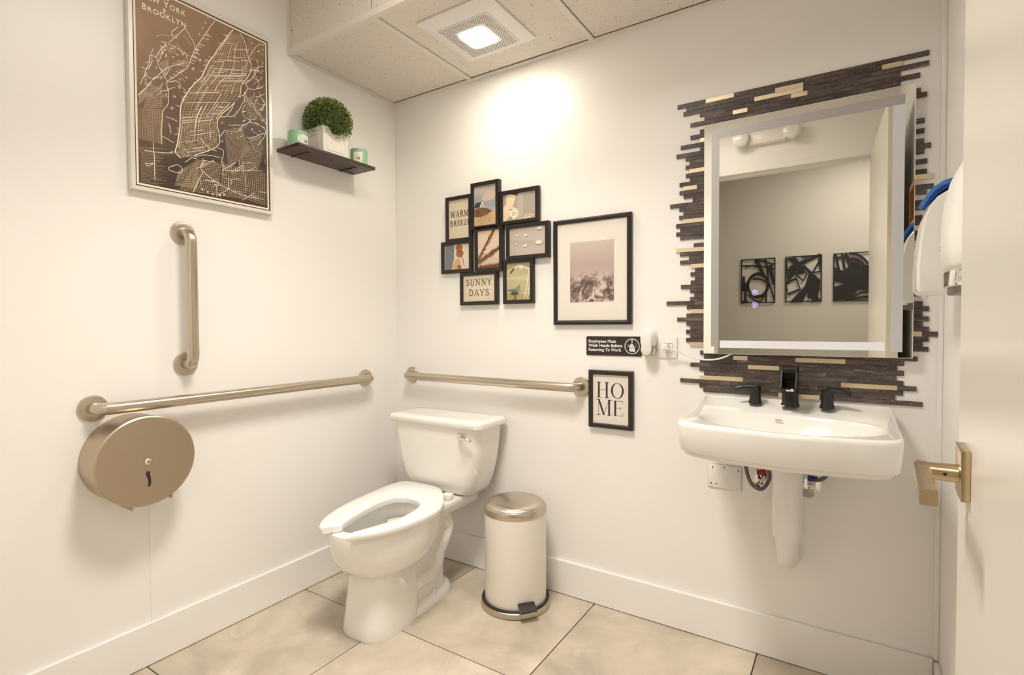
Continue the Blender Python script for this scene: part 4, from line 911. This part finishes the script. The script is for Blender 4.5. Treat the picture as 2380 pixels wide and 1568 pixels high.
def caps_line(word, ya, yb, za, big, small, tr):
    """small-capitals line squeezed between ya and yb"""
    for k in range(2):
        y = ya if k == 0 else 0.; items = []; y = 0.
        for i, c in enumerate(word):
            if c == ' ': y += small * .42; continue
            sz = big if (i == 0 or word[i - 1] == ' ') else small
            b2 = B(); sans_text(b2, mpl, c, 0, 0, sz, sz * .016); w = max(v.co.y for v in b2.verts); b2.free(); items.append((c, y, sz)); y += w + tr
        q = (yb - ya) / (y - tr)
    for c, y, sz in items: sans_text(bm, mpl, c, ya + y * q, za, sz, sz * .016, .0004, sx=q)
caps_line('BROOKLYN', -1.1640, -1.0270, 2.1955, .0290, .0245, .0030); caps_line('NEW YORK', -1.1660, -1.0270, 2.2345, .0290, .0245, .0030)
sans_text(bm, mpl, '&', -1.1000, 2.2170, .0165, .0003, .0004); sans_text(bm, mpl, 'OF', -1.0900, 2.2590, .0085, .0002, .0004)
for c, x, y in (('H', 378, 800), ('U', 395, 715), ('D', 432, 645), ('S', 485, 575), ('O', 532, 515), ('N', 582, 452)): p = mc(x, y); sans_text(bm, mpl, c, p[0], p[1], .012, .0003, .0004, rot=math.radians(58))
for c, x, y in (('A', 575, 255), ('C', 598, 212), ('K', 620, 175), ('E', 640, 135)): p = mc(x, y); sans_text(bm, mpl, c, p[0], p[1], .008, .0002, .0004, rot=math.radians(50))
for c, x, y in (('B', 590, 1370), ('R', 630, 1390), ('O', 665, 1405), ('O', 710, 1410), ('K', 750, 1410)): p = mc(x, y + 15); sans_text(bm, mpl, c, p[0], p[1], .011, .0003, .0004)
obj('lettering', bm, CREAM, mp_, smooth=None)

# ================================================================== SHELF, PLANT, CANDLES
t = thing('wall_shelf', 'dark walnut floating shelf beside the map poster', 'shelf', (0, -.47, 1.8605))
obj('board', nb(.001, .148, -.672, -.272, 1.8635, 1.8770, .0012), DARKW, t)
for y in (-.600, -.352):
    bm = nb(.001, .098, y - .005, y + .005, 1.8605, 1.8640, .001); lathe(bm, [(.010, 1.8605), (.010, 1.8640)], (.098, y, 0), n=16); obj('bracket', bm, BLACKM, t)
ZT = 1.8772
def candle(lab, cx, cy, r, h, la):
    t = thing('candle_jar', lab, 'candle', (cx, cy, ZT), group='green candle jars on the shelf')
    G = mat('mint_green_jar', s2l((146, 196, 156)), .28, coat=.4)
    obj('jar', lathe(B(), [(r - .004, 0), (r, .004), (r, h - .004), (r - .002, h), (r - .006, h - .002), (r - .006, h - .012)], (cx, cy, ZT), n=36), G, t)
    bm = B(); n = 10; rings = []
    for k in range(n + 1):
        a = math.radians(la - 30 + 60 * k / n); rings.append([(cx + (r + d) * math.cos(a), cy + (r + d) * math.sin(a), ZT + z) for d, z in ((0, .006), (.0006, .006), (.0006, h * .76), (0, h * .76))])
    loft(bm, rings); lb = obj('label', bm, mat('label_cream', (.82, .80, .70), .6), t)
    a = math.radians(la); c = Vector((cx + (r + .0010) * math.cos(a), cy + (r + .0010) * math.sin(a), ZT + h * .30)); pl = Plane(c, (-math.sin(a), math.cos(a), 0), (0, 0, 1))
    bm = B(); sans_text(bm, pl, '18', -.007, 0, .016, .0002, .0003); obj('label_print', bm, flat((96, 92, 76)), lb, smooth=None)
candle('mint green candle jar left of the plant pot', .072, -.622, .040, .066, 8)
candle('mint green candle jar right of the plant pot', .090, -.318, .038, .074, -48)
px0, px1, py0, py1 = .004, .130, -.542, -.406
t = thing('potted_topiary', 'clipped boxwood ball in a square white pot on the shelf', 'potted plant', (.067, -.474, ZT))
cxp, cyp = (px0 + px1) / 2, (py0 + py1) / 2
POTM = mat('pot_white', (.82, .78, .72), .45)
def pr4(z, g_): return [(px0 + g_, py0 + g_, z), (px1 - g_, py0 + g_, z), (px1 - g_, py1 - g_, z), (px0 + g_, py1 - g_, z)]
bm = B(); loft(bm, [pr4(ZT, .003), pr4(ZT + .095, .004), pr4(ZT + .099, .001), pr4(ZT + .104, 0), pr4(ZT + .112, -.002), pr4(ZT + .114, .000), pr4(ZT + .114, .008), pr4(ZT + .10, .010), pr4(ZT + .09, .012)])
po = obj('pot', bm, POTM, t, smooth=None)
def panel(pl, w, h):
    bm = B(); P = [(x, y) for x, y, _ in roundrect(0, -w, w, -h, h, .012, 5)]; P.append(P[0]); Q = [pl(a, b, 0) for a, b in P]
    tube(bm, Q, .0016, 6, cap=False); obj('pot_moulding', bm, POTM, po)
panel(Plane((px1 - .003, cyp, ZT + .052), (0, 1, 0), (0, 0, 1)), .048, .033); panel(Plane((cxp, py0 + .003, ZT + .052), (1, 0, 0), (0, 0, 1)), .032, .033)
bm = B(); rl = random.Random(2); ctr = Vector((.076, -.474, 2.030)); R0 = .101
bmesh.ops.create_icosphere(bm, subdivisions=3, radius=R0 * .80, matrix=Matrix.Translation(ctr))
for f in bm.faces: f.material_index = 1
LF = [mat('leaf_mid', s2l((104, 126, 48)), .45), mat('leaf_dark', s2l((44, 60, 22)), .6), mat('leaf_light', s2l((158, 168, 84)), .4)]
for _ in range(6000):
    z = rl.uniform(-.9, 1); a = rl.uniform(0, 2 * PI); q = math.sqrt(max(0, 1 - z * z)); d = Vector((q * math.cos(a), q * math.sin(a), z))
    p = ctr + d * R0 * rl.uniform(.80, .99)
    if p.x < .004 or (p.z < ZT + .112 and px0 - .004 < p.x < px1 + .003 and py0 - .004 < p.y < py1 + .004): continue
    u = (d + Vector((rl.uniform(-.8, .8), rl.uniform(-.8, .8), rl.uniform(-.5, .8)))).normalized(); w_ = u.cross(Vector((rl.uniform(-1, 1), rl.uniform(-1, 1), rl.uniform(-1, 1)))).normalized(); l = rl.uniform(.0065, .0105); b_ = l * .27; nn = u.cross(w_) * .0012
    vs = [bm.verts.new(c) for c in (p, p + u * l * .5 + w_ * b_ + nn, p + u * l, p + u * l * .5 - w_ * b_ + nn)]
    if any(v.co.x < .002 for v in vs): continue
    f = bm.faces.new(vs); f.material_index = rl.choice((0, 0, 1, 2))
bm2 = obj('foliage', bm, None, t, smooth=None, mats=LF); bm2['kind'] = 'stuff'

# ================================================================== RIGHT SIDE: DISPENSER, SPONGE, DRYER, DOOR
t = thing('soap_dispenser', 'rounded white wall dispenser on the right wall carrying the blue sponge', 'dispenser', (2.18, -.31, 1.215))
prof = [(2.222, 1.218), (2.150, 1.214), (2.136, 1.217), (2.1305, 1.226), (2.1315, 1.29), (2.136, 1.35), (2.143, 1.40), (2.152, 1.43), (2.166, 1.450), (2.185, 1.462), (2.205, 1.467), (2.222, 1.468)]
def yprism(prof, y0, y1, r=.014):
    cx_ = sum(p[0] for p in prof) / len(prof); cz_ = sum(p[1] for p in prof) / len(prof); rings = []
    for y, s in ((y0, 1 - r * 5), (y0 + r * .35, 1 - r * 1.6), (y0 + r, 1), (y1 - r, 1), (y1 - r * .35, 1 - r * 1.6), (y1, 1 - r * 5)):
        rings.append([(min(cx_ + (x - cx_) * s, 2.222) if x < 2.221 else 2.222, y, cz_ + (z - cz_) * s) for x, z in prof])
    return loft(B(), rings)
obj('dispenser_body', yprism(prof, -.372, -.250), PLASW, t, smooth=45)
obj('front_cover', yprism([(2.150, 1.226), (2.128, 1.226), (2.1275, 1.285), (2.132, 1.345), (2.139, 1.395), (2.150, 1.425), (2.158, 1.40)], -.352, -.270, .006), PORC, t, smooth=45)
bm = B(); tube(bm, [(2.15, -.31, 1.216), (2.15, -.31, 1.207)], .006, 12); obj('nozzle', bm, PLASW, t)
def slab(name, lab, pts, th, y0, y1, m_, parent=None):
    pass
SPB = mat('sponge_blue', s2l((70, 132, 196)), .9, noise=(260, .35), bump=(500, .8)); SPD = mat('sponge_shade_blue', s2l((22, 66, 150)), .9, noise=(260, .3), bump=(500, .8))
t = thing('sponge', 'blue scrubbing sponge lying on top of the white dispenser', 'sponge', (2.178, -.31, 1.446))
cv = [Vector((2.1490, 0, 1.4300)), Vector((2.1555, 0, 1.4400)), Vector((2.168, 0, 1.4555)), Vector((2.186, 0, 1.4675)), Vector((2.206, 0, 1.4730)), Vector((2.220, 0, 1.4740))]
for nm, a, b, m_ in (('shaded_layer', .000, .007, SPD), ('sponge_layer', .007, .0165, SPB)):  # lower layer: shade on the sponge put in as a deeper blue
    rings = []
    for i, p in enumerate(cv):
        d = (cv[min(i + 1, 5)] - cv[max(i - 1, 0)]).normalized(); n = Vector((-d.z, 0, d.x))
        k = .003 if i > 1 else 0
        rings.append([p + n * (a + k * (b > .01)) + Vector((0, -.362, 0)), p + n * (b + k) + Vector((0, -.362, 0)), p + n * (b + k) + Vector((0, -.285, 0)), p + n * (a + k * (b > .01)) + Vector((0, -.285, 0))])
    if nm == 'shaded_layer':
        pass
    bm = loft(B(), rings); bmesh.ops.subdivide_edges(bm, edges=bm.edges[:], cuts=2, use_grid_fill=True)
    for v in bm.verts: v.co += Vector((rl.uniform(-1, 1), rl.uniform(-1, 1), rl.uniform(0, 1))) * .0006
    for v in bm.verts: v.co.x = min(v.co.x, 2.2225)
    obj(nm, bm, m_, t, smooth=60)
t = thing('hand_dryer', 'white rounded hand dryer with chrome nozzle half hidden by the door', 'hand dryer', (2.18, -.73, 1.19))
def dry_ring(y, f):
    """side profile of the dryer shell; f = bulge factor across its width"""
    P = [(2.222, 1.236), (2.16, 1.234), (2.146, 1.239), (2.139, 1.250), (2.1365, 1.28), (2.1375, 1.33), (2.142, 1.375), (2.150, 1.41), (2.163, 1.438), (2.182, 1.458), (2.205, 1.468), (2.222, 1.470)]
    return [(2.222 - (2.222 - x) * f, y, 1.228 + (z - 1.228) * (.55 + .45 * f)) for x, z in P]
bm = loft(B(), [dry_ring(-.862, .62), dry_ring(-.855, .80), dry_ring(-.83, .93), dry_ring(-.78, 1.0), dry_ring(-.73, 1.02), dry_ring(-.68, 1.0), dry_ring(-.63, .93), dry_ring(-.605, .86), dry_ring(-.598, .80)])
obj('dryer_shell', bm, PLASW, t, smooth=55)
bm = nb(2.155, 2.222, -.84, -.618, 1.200, 1.238, .004); obj('dryer_base', bm, mat('dark_grey_plastic', (.14, .12, .10), .35), t)
bm = loft(B(), [[(2.158 - .020 * math.cos(q * PI / 10), -.73 + .10 * math.sin(q * PI / 10) * s_, z) for q in range(-5, 6)] for z, s_ in ((1.238, 1.0), (1.231, 1.0), (1.216, .88), (1.212, .8))], True, True); obj('chrome_nozzle', bm, CHROME, t, smooth=40)
bm = B(); pl = Plane((2.1385, -.665, 1.292), (0, -1, 0), (0, 0, 1)); pl.n = Vector((-1, 0, 0))
for k, z in enumerate((0, -.006)):
    for i in range(6): ribbon(bm, pl, [(.006 * i, z), (.006 * i + .0042, z)], .003, .0004 + .0006)
obj('maker_mark', bm, flat((120, 112, 100)), t, smooth=None)
t = thing('wood_frame', 'small brown wooden picture frame on the right wall seen in the mirror', 'picture frame', (XR, -.80, 1.46))
bm = B(); loft(bm, [[(XR - d, y, z) for y, z in ((-.90 + g_, 1.54 + g_), (-.70 - g_, 1.54 + g_), (-.70 - g_, 1.72 - g_), (-.90 + g_, 1.72 - g_))] for d, g_ in ((0, 0), (.02, 0), (.02, .022), (.006, .022))], False, False); obj('frame_moulding', bm, mat('oak_brown', s2l((150, 92, 42)), .4), t, smooth=None)
obj('frame_print', nb(XR - .008, XR - .004, -.878, -.722, 1.562, 1.698), flat((88, 70, 48)), t, smooth=None)

# ---- open door, hinged on the right jamb
th_ = math.radians(-2.64)
dr_ = struct('door_1', nb(OX1, OX1 + .045, YB, YB + .912, .012, OZ - .004, .0015), DOORP)
piv = Vector((OX1, YB, .012)); base = dr_.location.copy()
me = dr_.data; me.transform(Matrix.Translation(base - piv)); dr_.location = piv; dr_.rotation_euler = (0, 0, th_); OFF[dr_.name] = piv
ry, rz = -1.072, .949
def dpart(name, bm, m_, par, smooth=35): return obj(name, bm, m_, par, smooth)
hd = dpart('door_handle', nb(OX1 - .010, OX1, ry - .033, ry + .033, rz - .033, rz + .033, .0012), BRASS, dr_)
OFF[hd.name] = piv
dpart('neck', tube(B(), [(OX1 - .008, ry, rz - .004), (OX1 - .044, ry, rz - .004), (OX1 - .050, ry, rz - .004)], [.0125, .0110, .0105], 22), BRASS, hd)
gx = OX1 - .0545
bm = loft(B(), [[(gx + a, y, rz - .004 + b) for a, b in ((-.002, -.010), (.013, -.010), (.015, -.008), (.015, .006), (.012, .009), (.002, .009), (-.002, .005))] for y in (ry + .016, ry - .10, ry - .136, ry - .142)])
dpart('lever', bm, BRASS, hd, 25)
dpart('set_screw', lathe(B(), [(.002, -.0135), (.0022, -.0122), (.001, -.012)], (OX1 - .024, ry, rz - .004), 'y', 10), RUBBER, hd)

# ================================================================== FRONT WALL AND HALL, SEEN IN THE MIRROR
t = thing('emergency_light', 'white twin-head emergency light above the doorway seen in the mirror', 'emergency light', (1.53, YB, 2.31))
obj('light_body', nb(1.425, 1.645, YB, YB + .055, 2.312, 2.415, .012), PLASW, t)
LENS = mat('clear_lens', (.80, .78, .72), .15, coat=.5, bump=(150, .6))
for x, s in ((1.385, -1), (1.680, 1)):
    h = obj('lamp_head', lathe(B(), [(.030, -.03), (.046, -.02), (.050, .015), (.048, .03)], (x, YB + .07, 2.352), 'y', 24), PLASW, t)
    obj('head_lens', lathe(B(), [(.046, .028), (.044, .034), (.02, .040)], (x, YB + .07, 2.352), 'y', 24), LENS, h)
obj('status_lamp', lathe(B(), [(.004, .055), (.003, .058)], (1.535, YB, 2.335), 'y', 10), mat('red_status', (.9, .15, .1), .4, emit=((1, .12, .08), 3)), t)
BLACKA = mat('black_metal_art', (.012, .011, .012), .45)
def art(lab, x0, x1, shapes):
    z0, z1 = 1.331, 1.724; y = YH + .012; t = thing('metal_wall_art', lab, 'wall art', ((x0 + x1) / 2, YH, z0), group='black metal panels on the hall wall')
    bm = B(); wd = .009
    for a in ((0, 1, 0, wd / (z1 - z0)), (0, 1, 1 - wd / (z1 - z0), 1), (0, wd / (x1 - x0), 0, 1), (1 - wd / (x1 - x0), 1, 0, 1)): box(bm, x1 - (x1 - x0) * a[0], x1 - (x1 - x0) * a[1], y, y + .006, z0 + (z1 - z0) * a[2], z0 + (z1 - z0) * a[3])
    obj('art_frame', bm, BLACKA, t, smooth=None)
    bm = B(); pl = Plane((x0, y + .003, z0), (x1 - x0, 0, 0), (0, 0, z1 - z0)); pl.n = Vector((0, 1, 0))
    for k, d in enumerate(shapes):
        if d[0] == 'p': poly(bm, pl, d[1], .002 + k * .00005)
        else: ribbon(bm, pl, d[1], d[2], .002 + k * .00005)
    r = bmesh.ops.extrude_face_region(bm, geom=bm.faces[:]); bmesh.ops.translate(bm, vec=(0, -.005, 0), verts=[v for v in r['geom'] if isinstance(v, bmesh.types.BMVert)])
    obj('cut_shapes', bm, BLACKA, t, smooth=None)
def rng(cx, cy, rx, ry, a0, a1, w): return ('r', arc(cx, cy, rx, ry, a0, a1, 20), w)
art('black metal panel of rings and bars, leftmost in the mirror', 1.168, 1.447, [rng(.5, .40, .29, .26, 0, 360, .07), rng(.42, .30, .42, .25, 10, 100, .04), rng(.3, .3, .5, .55, 0, 110, .03), ('p', [(.04, .28), (.19, .26), (.19, .46), (.12, .48), (.12, .62), (.06, .62), (.04, .5)]), ('p', [(.1, .04), (.17, .04), (.18, .26), (.1, .26)]), ('r', [(.42, .98), (.56, .82), (.66, .6)], .10), ('r', [(.68, .98), (.85, .68), (.96, .40)], .06), ('r', [(.74, .96), (.8, .5), (.98, .05)], .04), ('r', [(0, .86), (.5, .84), (1, .74)], .03), ('r', [(.45, .98), (.98, .85)], .04), ('r', [(.86, .85), (.95, .42)], .08), ('r', [(.2, .2), (.45, .04), (.6, .04), (.78, .28)], .035), ('r', [(.75, .3), (.74, .02)], .05), ('p', [(.04, .02), (.22, .02), (.2, .07), (.04, .06)])])
art('black metal panel of crossing angular bars, middle one in the mirror', 1.524, 1.797, [('p', [(.02, .96), (.28, .98), (.5, .76), (.4, .70), (.22, .84)]), ('p', [(.15, .02), (.55, .35), (.66, .64), (.95, .40), (.9, .1), (.98, .02), (.75, .02), (.6, .2), (.5, .02)]), ('p', [(.1, .72), (.5, .74), (.56, .62), (.26, .60), (.16, .52), (.05, .42), (.12, .6)]), ('r', [(.05, .7), (.5, .85), (.95, 1)], .06), ('r', [(.1, .76), (.6, .92)], .04), ('r', [(.5, .78), (.95, .42)], .07), ('r', [(.75, .62), (.95, .9)], .04), ('r', [(.02, .42), (.3, .52), (.42, .28), (.08, .18), (.02, .36)], .05), ('r', [(.3, .6), (.5, .46), (.6, .62)], .04), ('r', [(.02, .96), (.1, .4)], .04), ('r', [(.7, .62), (.98, .64)], .03), ('p', [(.4, .98), (.98, .98), (.98, .94), (.5, .95)]), ('r', [(.62, .1), (.95, .3)], .08), ('p', [(.92, .98), (.98, .98), (.98, .6), (.9, .8)])])
art('black metal panel with a solid dark centre, rightmost in the mirror', 1.877, 2.150, [('p', [(.02, .72), (.28, .62), (.4, .74), (.98, .72), (.98, .2), (.62, .22), (.5, .08), (.3, .04), (.02, .02), (.02, .3), (.3, .36), (.02, .42)]), ('r', [(.06, .98), (.16, .6)], .06), ('r', [(.22, .98), (.3, .64)], .06), ('r', [(.05, .9), (.4, .92)], .04), rng(.4, .5, .55, .48, 30, 90, .05), rng(.45, .45, .42, .42, 20, 95, .06), rng(.5, .4, .3, .38, 30, 100, .06), ('r', [(.3, .98), (.45, .72)], .09), ('r', [(.4, .04), (.7, .16), (.98, .18)], .04), ('r', [(.3, .04), (.98, .08)], .05), ('r', [(.1, .25), (.3, .05)], .05)])
